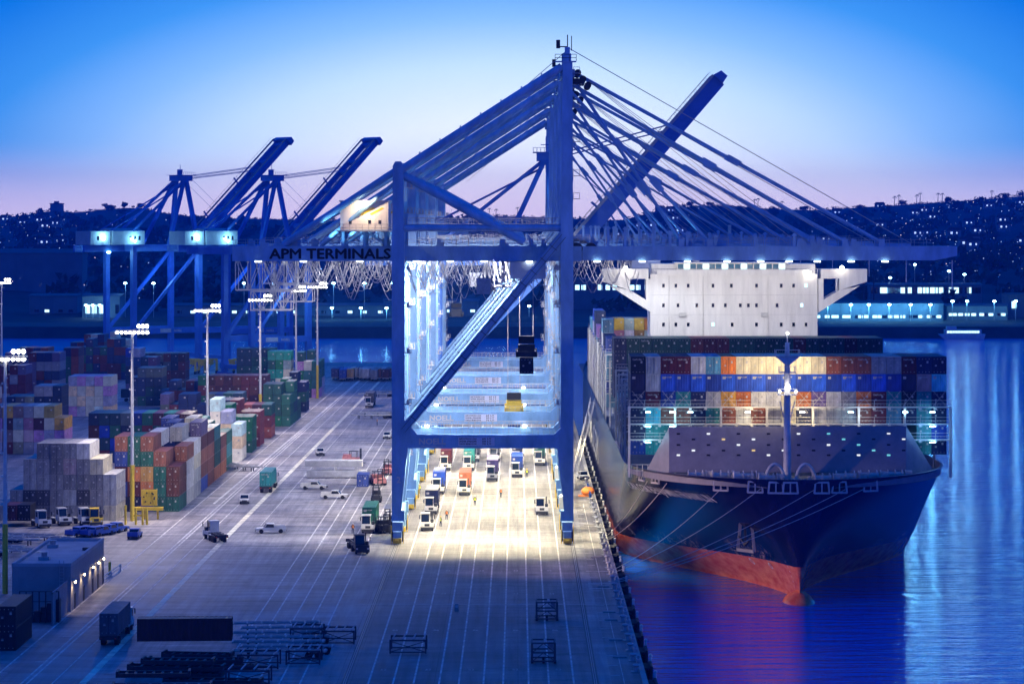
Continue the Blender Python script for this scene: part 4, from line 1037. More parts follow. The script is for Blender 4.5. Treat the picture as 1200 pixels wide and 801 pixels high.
    mh = g.build('machinery_house', mat('house_panel', (.62, .60, .60), .6, 0, .12, .4), t)
    g = MB()
    for X in (-29.6, -26.2, -24.4): g.box(X - .25, YM - 5.08, 55.6, X + .25, YM - 5.03, 56.3)
    g.build('window', M_GLASS, mh)
    g = MB()
    for k in (0, 1.6): g.add([(-28.2 + k, YM - 5.07, 57.2), (-27.4 + k, YM - 5.07, 57.2), (-25.2 + k, YM - 5.07, 58.4), (-25.6 + k, YM - 5.07, 58.6)], [(0, 1, 2, 3)])
    g.build('emblem_stripes', M_YELLOW, mh)
    g = MB(); g.box(mx0 - .6, YM - 6.2, 54.3, mx1 + .6, YM - 5.0, 54.5)
    for k in range(9): X = mx0 - .5 + k * 1.12; g.tube((X, YM - 6.1, 54.5), (X, YM - 6.1, 55.6), .05, 4)
    for dz in (.5, 1.1): g.tube((mx0 - .6, YM - 6.1, 54.5 + dz), (mx1 + .6, YM - 6.1, 54.5 + dz), .05, 4)
    g.build('house_walkway', M_STEEL, mh)
    g = MB()
    for X in (mx0 + .5, mx1 - .5, (mx0 + mx1) / 2):
        for yy in (YM - 4.4, YM + 4.4): g.box(X - .25, yy - .25, ZG1, X + .25, yy + .25, 54.6)
    for yy in (YM - 4.4, YM + 4.4): g.beam((mx0 + .5, yy, 52), (-27, yy, 54.4), .2, .2); g.beam((-27, yy, 54.4), (mx1 - .5, yy, 52), .2, .2)
    g.box(mx0, YM - 5, 54.3, mx1, YM + 5, 54.6); g.build('house_frame', M_CRANE, t)
    # lamps in the under side of the girder
    g = MB()
    for X in (-46, -38, -28, -18, -12, -6, 2, 14, 22, 30, 37, 43, 48, 53, 59, 65): g.box(X - .55, YM - 3.9, ZG0 - .3, X + .55, YM - 3.4, ZG0 - .12)
    g.build('girder_lamp', emat('girder_lamp_glow', (.85, .92, 1), 9), t)
    # fore stays: pairs of rods in two fans, link joints
    for o in (-2.9, 2.9):
        for (hx, hz_, bx, jt) in ((XR + 1.4, 82.6, 64.5, (.52,)), (XR + 1.2, 80.4, 58.0, (.5,)), (XR + 1.0, 79.0, 34.0, (.35, .62)), (XR + 1.6, 81.0, 29.0, (.66,))):
            p = Vector((hx, YM + o, hz_)); q = Vector((bx, YM + o, ZG1 + .8)); g = MB(); g.tube(p, q, .2, 6)
            for j in jt:
                c = p.lerp(q, j); d = (q - p).normalized() * 1.4; g.beam(c - d, c + d, .85, .5, up=(0, 1, 0))
            g.box(bx - .5, YM + o - .4, ZG1, bx + .5, YM + o + .4, ZG1 + 1.3); g.build('fore_stay', M_CRANE, t)
    g = MB()
    for dy, bx in ((-.8, 52), (.0, 50), (.8, 48)): g.tube((XR + 3, YM + dy, 82), (bx, YM + dy, ZG1 + .5), .05, 4)
    g.tube((XR + .4, Y0 + 1, 86.4), (XL + 7, YM, 67), .06, 4); g.tube((XR + .4, Y0 + 1, 86.4), (70, YM, ZG1 + .5), .07, 4)
    g.build('hoist_rope', M_ROPE, t)
    return t
def cx2(px): return (px - VX) * (YM - 3.5) / F
c1 = crane_struct()
def loops(x0, x1, step, y, drop, seed, n=3):
    """one long festoon cable hung in loops from trolleys"""
    random.seed(seed); g = MB()
    for r in range(n):
        x = x0 + random.uniform(0, step); pts = []
        while x < x1:
            w_ = step * random.uniform(.7, 1.25); d = drop * random.uniform(.55, 1.15)
            for k in range(9):
                t_ = k / 9; pts.append((x + w_ * t_, y + r * .25, ZG0 - .35 - d * 4 * t_ * (1 - t_) * (1 - .25 * abs(2 * t_ - 1))))
            x += w_
        g.path(pts, .075, 3)
    return g
def lattice(g, x0, x1, y0, y1, z0, z1, n):
    for y in (y0, y1):
        for z in (z0, z1): g.beam((x0, y, z), (x1, y, z), .22, .22)
        for k in range(n + 1):
            x = x0 + (x1 - x0) * k / n; g.beam((x, y, z0), (x, y, z1), .18, .18)
            if k < n: xn = x0 + (x1 - x0) * (k + 1) / n; g.beam((x, y, z0 if k % 2 else z1), (xn, y, z1 if k % 2 else z0), .14, .14)
def trolley(t, dY, X, side=1, drop=None, spread=None, held=None, labels=None, dark=False):
    """trolley with cab under the girder of the crane standing dY behind the first; ropes and spreader"""
    Y = YM + dY
    g = MB(); g.box(X, Y - 3.4, 45.9, X + 6.2, Y + 3.4, 48.95); g.box(X - .3, Y - 2.2, 48.95, X + 6.5, Y + 2.2, 49.1); tr = g.build('trolley', mat('trolley_panel', (.50, .56, .66), .6, 0, .15, .5), t)
    g = MB(); lattice(g, X - 3, X, Y - 3, Y + 2, 44.5, 49, 3); 
    for k in range(5): g.tube((X - 1.6, Y - 3.1, 44.6 + k), (X - 1.1, Y - 3.1, 44.6 + k), .3, 8)
    g.build('machinery_frame', M_LASH, tr)
    g = MB(); cxx = X - 6.0 if side > 0 else X - 4.4
    g.prism([(cxx, 43.2), (cxx + 2.4, 43.2), (cxx + 2.6, 46.0), (cxx - .1, 46.0)], 'y', Y - 3.6, Y - 1.2); cb = g.build('operator_cab', M_STEEL, tr)
    g = MB(); g.box(cxx + .2, Y - 3.66, 43.5, cxx + 2.2, Y - 3.61, 45.4); g.build('window', M_GLASS, cb)
    if drop:
        x = X + 1.6; g = MB()
        for ox in (0, 2.4):
            for oy in (-1, 1): g.tube((x + ox, Y + oy, 46), (x + ox, Y + oy, drop + 1.0), .05, 4)
        g.build('hoist_rope', M_ROPE, t)
        g = MB(); g.box(x - .2, Y - 1.4, drop, x + 2.6, Y + 1.4, drop + 1.3); g.build('headblock', M_BLACK, t)
        g = MB(); g.box(x - .3, Y - 1.7, drop - 1.5, x + 2.7, Y + 1.7, drop - .2)
        for o in (-.5, 2.5): g.box(x + o, Y - 6, drop - 2.1, x + o + .4, Y + 6, drop - 1.5)
        for o in (-6, 5.7): g.box(x - .7, Y + o, drop - 2.2, x + 3.1, Y + o + .35, drop - 1.2)
        g.build('spreader', M_YELLOW if not dark else M_DARK, t)
        if held:
            col, hl = held
            box(x - .02, Y - 6.1, drop - 2.2 - 2.95, col, hl, 'containers hanging from the cranes')
    return t
def finish(t, dY, k, withlat=False, lamps=True, power=1.0):
    g = loops(-47, -18 if k % 2 else 2, 4.4, YM + dY - 2.2, 6.4, 40 + k, 4); 
    g2 = loops(-24, 20, 4.0, YM + dY - 1.6, 5.0, 80 + k, 2); g.add(g2.v, g2.f)
    g.build('festoon_cable', M_CABLE, t)
    g = MB()
    for x in range(-50, 22, 2): g.box(x - .12, YM + dY - 2.4, ZG0 - .5, x + .12, YM + dY - 1.4, ZG0 - .1)
    g.build('festoon_track', M_LASH, t)
    if withlat:
        g = MB(); lattice(g, -56, -44, YM + dY - 3, YM + dY + 3, 42.5, 48.6, 5); lattice(g, -53, -45, YM + dY - 3, YM + dY + 3, 38.5, 42.2, 4); g.build('back_reach_lattice', M_LASH, t)
    # floodlights hung between the front and rear frame
    if lamps:
        for X, p in ((-14, 70000), (-3, 70000)): spot((X, YM + dY, 48.8), p * power, (.92, .90, 1), 132, .35, (X, YM + dY + 8.0, 38.8))
        spot((-34, YM + dY, 48.6), 9000 * power, (.95, .95, 1), 150, .4)
        if k: spot((27, YM + dY, 48.6), 5000 * power, (.75, .85, 1), 150, .4)
        for yy in (Y0 + dY + 1.0, YR + dY - 1.0):
            for X in (-16.5, -6, 4): spot((X, yy, ZB0 - .2), 15000 * power, (1, .84, .50), 124 if (k == 0 and yy < YM) else 150, .3, None, .25)
        if k < 4: spot((12.0, YM + dY, 14.5), 15000 * power, (1, .84, .50), 115, .4, (13, YM + dY, 0), .3)
        for X in (-16.5, 1.2): spot((X, YR + dY - 3.0, ZB1 + 4.5), 1500 * power, (1, .97, .92), 160, .6, (X, YR + dY - 1.9, ZB1 - 1), .25)
DYS = [0, 59.0, 118.0, 190.0, 268.0]
LBL = [None, 'second blue gantry crane from the viewer, lit white, boom lowered over the ship', 'third gantry crane from the viewer in the lit row, boom lowered',
       'fourth gantry crane from the viewer in the lit row, boom lowered', 'farthest gantry crane of the row with lowered boom, dim blue']
cranes = [c1]
for k in range(1, 5): cranes.append(dup(c1, (-5.8, YM + DYS[k], 0), None, LBL[k]))
bpy.context.view_layer.update()
NUMS = {}
trolley(c1, DYS[0], -1.3, 1, 34.4, True, ('black', 'black container held high inside the crane portals, dark against the blue'), dark=True)
trolley(cranes[1], DYS[1], -3.6, 1, 20.7, True, ('blue', 'blue container hanging under a yellow spreader inside the crane portals'))
trolley(cranes[2], DYS[2], 25.0, 1)
trolley(cranes[3], DYS[3], 2.5, 1)
trolley(cranes[4], DYS[4], -19.6, 1, 32.5, True, None, dark=True)
for k in range(5): finish(cranes[k], DYS[k], k, k in (1, 2), True, (1, 1, .95, .7, .35)[k])
# warm lamp on the machinery house wall, and lamps washing the stays
spot((-27, YM - 9, 60), 2600, (1, .72, .42), 120, .7, (-26.2, YM - 5, 57.2), .2)
g = MB(); g.ball((-26.4, YM - 5.5, 57.0), .32, 0); o = g.build('wall_lamp', E_WARM, c1)
for k in range(5): spot((33, YM + DYS[k], ZG1 + 1.2), 900, (.2, .65, 1), 120, .5, (12, YM + DYS[k], 75), .3); spot((-34, YM + DYS[k] - 6, ZG1 + 1.0), 1400, (.35, .75, 1), 110, .5, (-22, YM + DYS[k], 66), .3); spot((-15, YM + DYS[k], 55.2), 900, (.3, .7, 1), 150, .5, (-15, YM + DYS[k] + 3, 75), .3)

# ================================================================== OLDER CRANES (booms raised), local frame: x towards the water
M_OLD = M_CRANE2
def old_crane(label, G=30.5, phi=49, bd=1.0):
    """built round x=0 at the waterside leg; the boom points along +x"""
    t = thing('raised_boom_crane', (0, 0, 0), label, 'crane', 'older cranes with raised booms')
    Wd = 9.0
    for y in (-Wd, Wd):
        for X in (-G, 0):
            g = MB(); g.beam((X, y, 2.2), (X, y, 47), 1.9, 1.9, up=(0, 1, 0)); g.box(X - 1.4, y - 3, 0, X + 1.4, y + 3, 2.3); g.build('leg', M_OLD, t)
        g = MB(); g.box(-G, y - .7, 13, 0, y + .7, 15.2); g.build('portal_beam', M_OLD, t)
        g = MB(); g.beam((-G + 1, y, 15), (-1, y, 44), 1.1, 1.1, up=(0, 1, 0)); g.build('diagonal_brace', M_OLD, t)
        g = MB(); g.beam((0, y, 47), (-1.5, y * .35, 72.5), 1.5, 1.3, up=(0, 1, 0)); g.build('mast_leg', M_OLD, t)
        g = MB(); g.beam((-14, y, 47), (-2.5, y * .35, 72), 1.3, 1.2, up=(0, 1, 0)); g.build('mast_leg', M_OLD, t)
        g = MB(); g.beam((-2.5, y * .35, 72.3), (-G - 2, y * .5, 48.5), .9, .8, up=(0, 1, 0)); g.tube((-2.5, y * .3, 70.5), (-G - 14, y * .45, 49), .28, 6); g.build('back_stay', M_OLD, t)
    g = MB()
    for X in (-G, 0): g.box(X - .8, -Wd, 45.2, X + .8, Wd, 47.2); g.box(X - .7, -Wd, 3.5, X + .7, Wd, 5)
    g.build('sill_beam', M_OLD, t)
    g = MB(); g.text('NOELL', 1.2, lambda u, v: (-12 + u, -Wd - .75, 13.6 + v), 0, .03); g.box(-18.5, -Wd - .74, 13.4, -13.4, -Wd - .71, 14.9); g.build('beam_lettering', M_WHITE, t)
    g = MB(); g.box(-4.5, -3.8, 72, 1.2, 3.8, 74.2); g.box(-5.5, -4.2, 74.2, 2.4, 4.2, 74.35)
    for k in range(9): g.tube((-5.4 + k * .97, -4.2, 74.3), (-5.4 + k * .97, -4.2, 75.5), .07, 4)
    g.box(-5.4, -4.23, 75.4, 2.4, -4.17, 75.5); g.tube((-2, 0, 74.3), (-2, 0, 78.5), .12, 5); g.box(-3.4, -.1, 76.2, -.6, .1, 76.4); g.box(-1, 2, 74.3, .6, 3.4, 76.6); g.build('mast_head', M_OLD, t)
    for y in (-3.2, 3.2):
        g = MB(); g.box(-G - 19, y - .6, 44.6, 2, y + .6, 47.2); g.build('main_girder', M_OLD, t)
    hx, hz0 = 2.6, 46.4; cp, sp = math.cos(R(phi)), math.sin(R(phi)); LB = 62.0
    def bp(l_, off=0.0): return (hx + cp * l_ - sp * off, hz0 + sp * l_ + cp * off)
    for y in (-3.2, 3.2):
        g = MB(); a = bp(0); b_ = bp(LB); g.beam((a[0], y, a[1]), (b_[0], y, b_[1]), 1.2, 2.6, up=(0, 1, 0)) if False else g.prism([bp(0, -1.2 * bd), bp(LB, -1.0 * bd), bp(LB, 1.0 * bd), bp(0, 1.2 * bd)], 'y', y - .6, y + .6); bo = g.build('boom', M_OLD, t)
        g = MB()
        for k in range(30): 
            p = bp(2 + k * 2, 1.9); q = bp(2 + k * 2, 3.1); g.tube((p[0], y * 1.35, p[1]), (q[0], y * 1.35, q[1]), .05, 4)
        a, b_ = bp(2, 3.1), bp(LB, 3.1); g.tube((a[0], y * 1.35, a[1]), (b_[0], y * 1.35, b_[1]), .05, 4); a, b_ = bp(2, 2.0), bp(LB, 2.0); g.beam((a[0], y * 1.25, a[1]), (b_[0], y * 1.25, b_[1]), .7, .1, up=(0, 1, 0)); g.build('boom_walkway', M_STEEL, bo)
    g = MB()
    for l_ in (1, 12, 22, 33, 44, 50, 60.5):
        g = MB(); g.prism([bp(l_ - .8, -.8), bp(l_ + .8, -.8), bp(l_ + .8, .8), bp(l_ - .8, .8)], 'y', -2.58, 2.58); g.build('boom_cross_beam', M_OLD, t)
    g = MB(); g.prism([bp(LB, -1.3), bp(LB + 2.2, -1.0), bp(LB + 2.2, 1.2), bp(LB, 2)], 'y', -5, 5); g.build('boom_cross_beam', M_OLD, t)
    g = MB()
    for k, l_ in enumerate((16, 36)):
        p = bp(l_, 1.2); q = bp(l_, 4.2); g.beam((p[0], -3, p[1]), (q[0], -3, q[1]), .5, .5, up=(0, 1, 0)); g.beam((p[0], 3, p[1]), (q[0], 3, q[1]), .5, .5, up=(0, 1, 0))
    g.build('stay_support_post', M_OLD, t)
    for y in (-3, 3):
        g = MB(); a = bp(46, 1.3); 
        for o in (0, .9): g.tube((1, y, 73.8 - o), (a[0], y, a[1] - o * 1.5), .13, 5)
        a = bp(20, 1.3); g.tube((1, y, 73), (a[0], y, a[1]), .07, 4); g.build('fore_stay', M_OLD, t)
    MP = mat('old_house_panel', (.35, .40, .45), .6, 0, .15, .4)
    g = MB(); g.box(-G - 17, -5, 47.3, -G - 8, 5, 52.5); g.prism([(-5, 52.5), (5, 52.5), (0, 53.6)], 'x', -G - 7, -G + 8); g.box(-G - 7, -5, 47.3, -G + 8, 5, 52.5); mh = g.build('machinery_house', MP, t)
    g = MB()
    for X in (-G - 14, -G + 1, -G + 3, -G + 5): g.box(X, -5.06, 49, X + 1, -5.01, 50.6)
    g.build('window', M_GLASS, mh)
    g = MB(); g.ball((-G - 11.5, -5.7, 49.4), .5, 0); g.ball((-G + 3, -5.7, 48.7), .5, 0); g.ball((-G - 8, -4, 44.4), .6, 0, 8, 5, 1.6, 1, .6); g.build('wall_lamp', E_CYAN, mh)
    return t
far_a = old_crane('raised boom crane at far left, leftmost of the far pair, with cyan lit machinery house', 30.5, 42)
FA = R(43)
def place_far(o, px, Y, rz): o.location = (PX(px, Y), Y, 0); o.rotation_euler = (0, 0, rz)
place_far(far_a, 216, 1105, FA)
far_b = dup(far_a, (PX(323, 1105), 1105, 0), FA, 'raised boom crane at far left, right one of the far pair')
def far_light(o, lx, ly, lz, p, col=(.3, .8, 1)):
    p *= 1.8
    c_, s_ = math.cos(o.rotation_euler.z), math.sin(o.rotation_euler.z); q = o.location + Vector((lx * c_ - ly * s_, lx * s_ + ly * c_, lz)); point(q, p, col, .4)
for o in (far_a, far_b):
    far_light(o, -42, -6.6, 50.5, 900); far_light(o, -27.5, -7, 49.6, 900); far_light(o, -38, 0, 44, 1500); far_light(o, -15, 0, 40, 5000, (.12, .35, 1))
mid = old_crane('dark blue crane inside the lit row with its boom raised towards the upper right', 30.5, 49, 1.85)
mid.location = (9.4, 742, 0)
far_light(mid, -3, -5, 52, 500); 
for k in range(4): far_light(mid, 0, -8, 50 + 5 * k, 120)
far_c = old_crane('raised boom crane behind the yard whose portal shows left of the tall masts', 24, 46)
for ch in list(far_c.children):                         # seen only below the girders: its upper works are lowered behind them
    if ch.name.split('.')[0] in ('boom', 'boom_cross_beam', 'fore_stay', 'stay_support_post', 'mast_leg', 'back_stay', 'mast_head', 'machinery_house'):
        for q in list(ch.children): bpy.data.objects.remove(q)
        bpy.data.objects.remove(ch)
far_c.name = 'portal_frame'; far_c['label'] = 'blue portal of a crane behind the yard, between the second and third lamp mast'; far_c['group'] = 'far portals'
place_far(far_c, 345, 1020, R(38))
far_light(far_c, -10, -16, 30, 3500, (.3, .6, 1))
# ================================================================== YARD
# tall lamp masts
def light_mast(label, n=8, H_=35.7, half=3.2):
    t = thing('lamp_mast', (0, 0, 0), label, 'lamp mast', 'tall floodlight masts of the yard')
    g = MB(); g.tube((0, 0, 0), (0, 0, 10.5), .42, 10); pl = g.build('lower_pole', M_YELLOW, t)
    g = MB(); g.tube((0, 0, 10.5), (0, 0, H_), .34, 10, 0, .2)
    for k in range(6): g.box(-.6, -.12, 14 + k * 3.5, -.3, .12, 14.3 + k * 3.5)
    g.build('upper_pole', M_WHITE, t)
    g = MB(); g.box(-half, -.12, H_ - .1, half, .12, H_ + .1); g.box(-half, .9, H_ - .1, half, 1.1, H_ + .08)
    for x in (-half, 0, half): g.box(x - .08, -.1, H_ - .06, x + .08, 1.1, H_ + .06)
    fr = g.build('lamp_frame', M_STEEL, t)
    for k in range(n):
        x = -half + 2 * half * (k + .5) / n; g = MB(); g.prism([(-.30, H_ - .62), (.28, H_ - .5), (.22, H_ - .15), (-.2, H_ - .15)], 'x', x - .27, x + .27); g.ball((x, -.1, H_ - .42), .34, 1, 8, 5, 1, .9, .8); g.build('floodlight', [M_STEEL, E_WHITE], t)
    for k in range(3):
        x = half * .35 + k * .75; g = MB(); g.tube((x, 1, H_ + .1), (x, 1, H_ + .7), .06, 5); g.ball((x, .8, H_ + .75), .34, 1, 8, 5); g.build('floodlight', [M_STEEL, E_WHITE], t)
    return t
lm = light_mast('white floodlight mast with yellow foot beside the colourful container stack')
MPOS = [(155, 610, None), (243, 541.5, 'floodlight mast standing behind the white containers, second from the yellow foot'), (305, 508, 'floodlight mast above the big brown and green stack'),
        (347, 478, 'floodlight mast before the pale green far stack'), (372, 466.5, 'rightmost floodlight mast, nearest the crane leg'), (6, 695, 'nearest floodlight mast, cut by the left edge of the picture'), (2, 453, 'distant floodlight mast at the left edge, above the others')]
for k, (px, py, lb) in enumerate(MPOS):
    Y = gY(py); o = lm if k == 0 else dup(lm, (0, 0, 0), None, lb); o.location = (PX(px, Y), Y, 0)
    x, y = PX(px, Y), Y
    for dx, dy in ((20, -16), (-14, -14), (6, 22)): spot((x + dx * .12, y + dy * .1, 34.6), (29000, 29000, 25000, 15000, 14000, 700, 9000)[k], (1, .84, .76), 118, .6, (x + dx * 1.3, y + dy * 1.3, 0), .8)
# ---------------- container stacks
def stack(name, group, xr, yf, cols, Ln=12.19, rowp=12.75, Hh=2.9, colors=None, rows=1, doors=True, side_logo=None, backfill=None, right_cols=2, palette=None, seed=0, toprow=None):
    """cols: tiers per column from the right, a list per row or one list; only boxes that can be seen are built"""
    random.seed(seed or hash(name) % 99)
    pal = palette or ['maroon', 'brown', 'navy', 'grey', 'green', 'dark green', 'blue', 'rust']
    prev = None
    for r in range(rows):
        cl = cols[r] if isinstance(cols[0], (list, tuple)) else cols
        for c_, n_t in enumerate(cl):
            for ti in range(n_t):
                front = prev is None or ti >= (prev[c_] if c_ < len(prev) else 0)
                right = c_ == 0 or ti >= cl[c_ - 1]
                if not (front or right): continue
                x = xr - 2.44 - c_ * 2.5; y = yf + r * rowp
                if colors and r < len(colors) and c_ < len(colors[r]) and ti < len(colors[r][c_]): col = colors[r][c_][ti]
                else: col = random.choice(pal)
                tier = 'top' if ti == n_t - 1 else ORD[ti] + ' level'
                lb = '%s container, %s, %s column%s, %s' % (col, tier, ORD[c_], (', %s row' % ORD[r]) if rows > 1 else '', name)
                lg = None
                if side_logo and col in ('white', 'light grey', 'cream') : lg = side_logo
                qbox(x, y, ti * Hh, col, lb, group, Ln, Hh, doors, lg)
        prev = cl
GB = 'containers of the '
g4 = [['light grey', 'grey', 'grey'], ['light grey', 'grey', 'grey', 'cream']] 
stack('grey stack at front left', GB + 'grey stack', -75.3, 528, [3, 4, 5, 5, 5, 5, 4, 2, 1], palette=['grey', 'grey', 'light grey', 'grey', 'dark grey', 'pinkish grey'], side_logo='APL', seed=4,
      colors=[[['cream', 'light grey', 'light grey'], ['grey', 'grey', 'grey', 'cream'], ['grey', 'dark grey', 'grey', 'grey', 'white']]])
stack('colourful stack by the mast', GB + 'colourful stack', -65.6, 545, [[3, 4, 5, 5, 5], [4, 4, 5, 5], [4, 5, 5, 4], [5, 4, 5, 4], [4, 5, 4, 5], [4, 4, 5, 4], [3, 4, 4, 4], [3, 3, 4, 4]], rows=8, seed=12,
      palette=['brown', 'rust', 'green', 'orange', 'light grey', 'maroon', 'teal', 'white', 'cream', 'rust', 'blue'], side_logo='APL',
      colors=[[['green', 'brown', 'brown'], ['green', 'green', 'green', 'rust'], ['blue', 'orange', 'amber', 'green', 'rust'], ['navy', 'maroon', 'orange', 'green', 'green'], ['navy', 'blue', 'maroon', 'blue', 'rust']],
              [['white', 'white', 'white', 'rust'], ['white', 'green', 'green', 'light grey'], [], []], [['light grey', 'white', 'cream', 'white'], [], []], [['blue', 'brown', 'rust', 'maroon', 'purple']], [['brown', 'rust', 'rust', 'maroon']], [['orange', 'green', 'green', 'teal']], [['orange', 'rust', 'brown']], [['green', 'teal', 'green']]])
stack('dark stack behind the colourful one', GB + 'dark stack', -77.5, 655, [4, 4, 4, 4, 4, 4, 4, 4, 4], palette=['navy', 'dark grey', 'maroon', 'dark green', 'blue', 'dark green'], seed=6)
stack('white stack by the second mast', GB + 'white stack', -64.8, 660, [[3, 4, 5, 3], [3, 3, 4, 3]], rows=1, palette=['white', 'light grey', 'white'], seed=3, side_logo='APL')
stack('narrow green stack', GB + 'narrow green stack', -64.6, 684, [3, 3, 4], palette=['green', 'teal', 'green'], seed=2)
stack('narrow maroon stack', GB + 'narrow maroon stack', -64.4, 703, [3, 3, 4, 4], palette=['maroon', 'maroon', 'brown', 'navy'], seed=2)
stack('brown red stack by the road', GB + 'brown red stack', -64.0, 730, [3, 3, 3, 4, 4], palette=['maroon', 'brown', 'maroon', 'dark green'], seed=8)
stack('dark green stack by the road', GB + 'dark green stack', -62.4, 772, [[3, 4, 4], [4, 4, 4], [2, 4, 4]], rows=3, palette=['dark green', 'green', 'dark green'], seed=5)
stack('big brown and green stack', GB + 'big brown and green stack', -72.7, 815, [[4] * 8, [4, 4, 4]], rows=1, palette=['maroon', 'brown', 'maroon', 'green', 'brown', 'maroon'], seed=13)
stack('blue black stack beyond the green one', GB + 'blue black stack', -62.6, 832, [3, 4, 3], palette=['navy', 'dark green', 'navy'], seed=5)
stack('last green stack before the water', GB + 'last green stack', -63.3, 897, [[4, 4, 5], [4, 5, 5]], rows=2, palette=['green', 'dark green', 'teal', 'light grey'], seed=9)
stack('pale green stack under the fourth mast', GB + 'pale green stack', -73.0, 905, [5, 5, 5], palette=['green', 'light grey', 'teal', 'pinkish grey'], seed=19)
stack('dark green stack left of the fourth mast', GB + 'far dark green stack', -80.0, 925, [5, 5, 5, 5, 5], palette=['dark green'], seed=19)
stack('yellow ended stack at far left', GB + 'yellow ended stack', -109.5, 680, [3, 4, 4, 4, 4, 4, 4], palette=['light grey', 'grey', 'pinkish grey', 'grey'], seed=9, colors=[[['grey', 'light grey', 'yellow'], ['dark grey', 'light grey', 'light grey', 'yellow'], ['light grey', 'light grey', 'maroon', 'light grey'], [], [], ['maroon', 'grey', 'maroon', 'yellow']]])
stack('tall pale stack at left', GB + 'tall pale stack', -117.2, 812, [4, 4, 4, 4, 4], palette=['light grey', 'light grey', 'white'], seed=10)
stack('blue grey stack left of the pale one', GB + 'blue grey stack', -123.8, 764, [4, 4, 4, 3, 3, 3], palette=['navy', 'dark grey', 'grey', 'navy'], seed=10)
# far rows: seen as small doors only
stack('dark stack right of the pale one', GB + 'dark stack right of the pale one', -108.5, 858, [4, 4, 4, 3], palette=['navy', 'dark grey', 'dark green'], seed=20)
stack('maroon stack before the far cranes', GB + 'far maroon stack', -112.6, 953, [4] * 6, palette=['maroon', 'dark grey', 'maroon', 'navy'], seed=20)
stack('blue stack before the semi truck', GB + 'far blue stack', -119, 925, [4, 4, 5, 5], palette=['navy', 'light grey', 'blue', 'purple'], seed=22)
NIND = NB[0]
QUEUE.sort(key=lambda q: q[0][1])
LIMIT = 262
for a, k_ in QUEUE[:LIMIT]: box(*a, **k_)
def merged(xr, yf, cols, seed, pal):
    random.seed(seed); g = MB(); ml = [M_MARK]; 
    for c_, n_t in enumerate(cols):
        for ti in range(n_t):
            x = xr - 2.44 - c_ * 2.5; col = random.choice(pal); mt = mat('far_container_' + col.replace(' ', '_'), tuple(v * random.uniform(.8, 1.2) for v in CC[col]), .55, 0, .25, .8)
            if mt not in ml: ml.append(mt)
            i = ml.index(mt); g.box(x + .02, yf, ti * 2.9 + .02, x + 2.42, yf + 12.1, ti * 2.9 + 2.85, i)
            g.box(x + 1.5, yf - .09, ti * 2.9 + 1.7, x + 2.0, yf - .055, ti * 2.9 + 2.15, 0) if random.random() < .3 else None
            for k in range(5): g.box(x + .3 + k * .45, yf - .05, ti * 2.9 + .2, x + .38 + k * .45, yf, ti * 2.9 + 2.7, i)
    return g, ml
allg = MB(); allm = [M_MARK]
for (px, base_y, cols, seed, pal) in ((30, 872, [4, 4, 3, 4, 5, 5], 1, ['maroon', 'purple', 'grey', 'maroon']), (70, 895, [5, 5, 5, 5, 4, 5, 5], 2, ['purple', 'maroon', 'grey', 'navy']), (92, 930, [5, 5, 4, 4, 5, 5, 5, 5], 3, ['maroon', 'brown', 'navy', 'dark green']),
                                      (150, 1000, [4, 5, 5, 4, 4, 5, 4], 4, ['dark green', 'navy', 'maroon', 'dark green']), (122, 1040, [5, 5, 5, 4, 4], 5, ['light grey', 'maroon', 'pinkish grey', 'navy']), (152, 1065, [4, 4, 5], 6, ['light grey', 'white']),
                                      (215, 1000, [3, 2, 3], 7, ['maroon', 'grey']), (247, 840, [2, 3, 3, 2, 3, 2], 8, ['purple', 'navy', 'maroon']), (262, 775, [3, 3, 2, 3, 3, 2, 3], 9, ['navy', 'purple', 'dark grey', 'maroon']), (-8, 700, [5, 5, 5, 5], 10, ['grey', 'maroon', 'grey'])):
    g, ml = merged(PX(px, base_y), base_y, cols, seed, pal); o_ = len(allm)
    allg.add(g.v, g.f); allg.m[-len(g.m):] = [m_ + o_ for m_ in g.m]; allm += ml
for a, k_ in QUEUE[LIMIT:]:
    x, y, z, col = a[:4]; mt = mat('far_container_' + col.replace(' ', '_') + random.choice(('', '_worn', '_dark')), tuple(v * random.choice((.5, .75, 1)) for v in CC[col]), .55, 0, .4, .8)
    if mt not in allm: allm.append(mt)
    i = allm.index(mt); allg.box(x + .02, y, z + .02, x + 2.42, y + 12.1, z + 2.85, i)
    for q in range(5): allg.box(x + .3 + q * .45, y - .05, z + .2, x + .38 + q * .45, y, z + 2.7, i)
    allg.box(x + 1.55, y - .08, z + 1.75, x + 1.95, y - .052, z + 2.15, 0)
    for q in range(16): allg.box(x + 2.42, y + .5 + q * .72, z + .2, x + 2.46, y + .8 + q * .72, z + 2.7, i)
o = allg.build('far_container_stacks', allm); o['kind'] = 'stuff'; o['label'] = 'mass of small far containers stacked across the back of the yard and the ship'; o['category'] = 'containers'

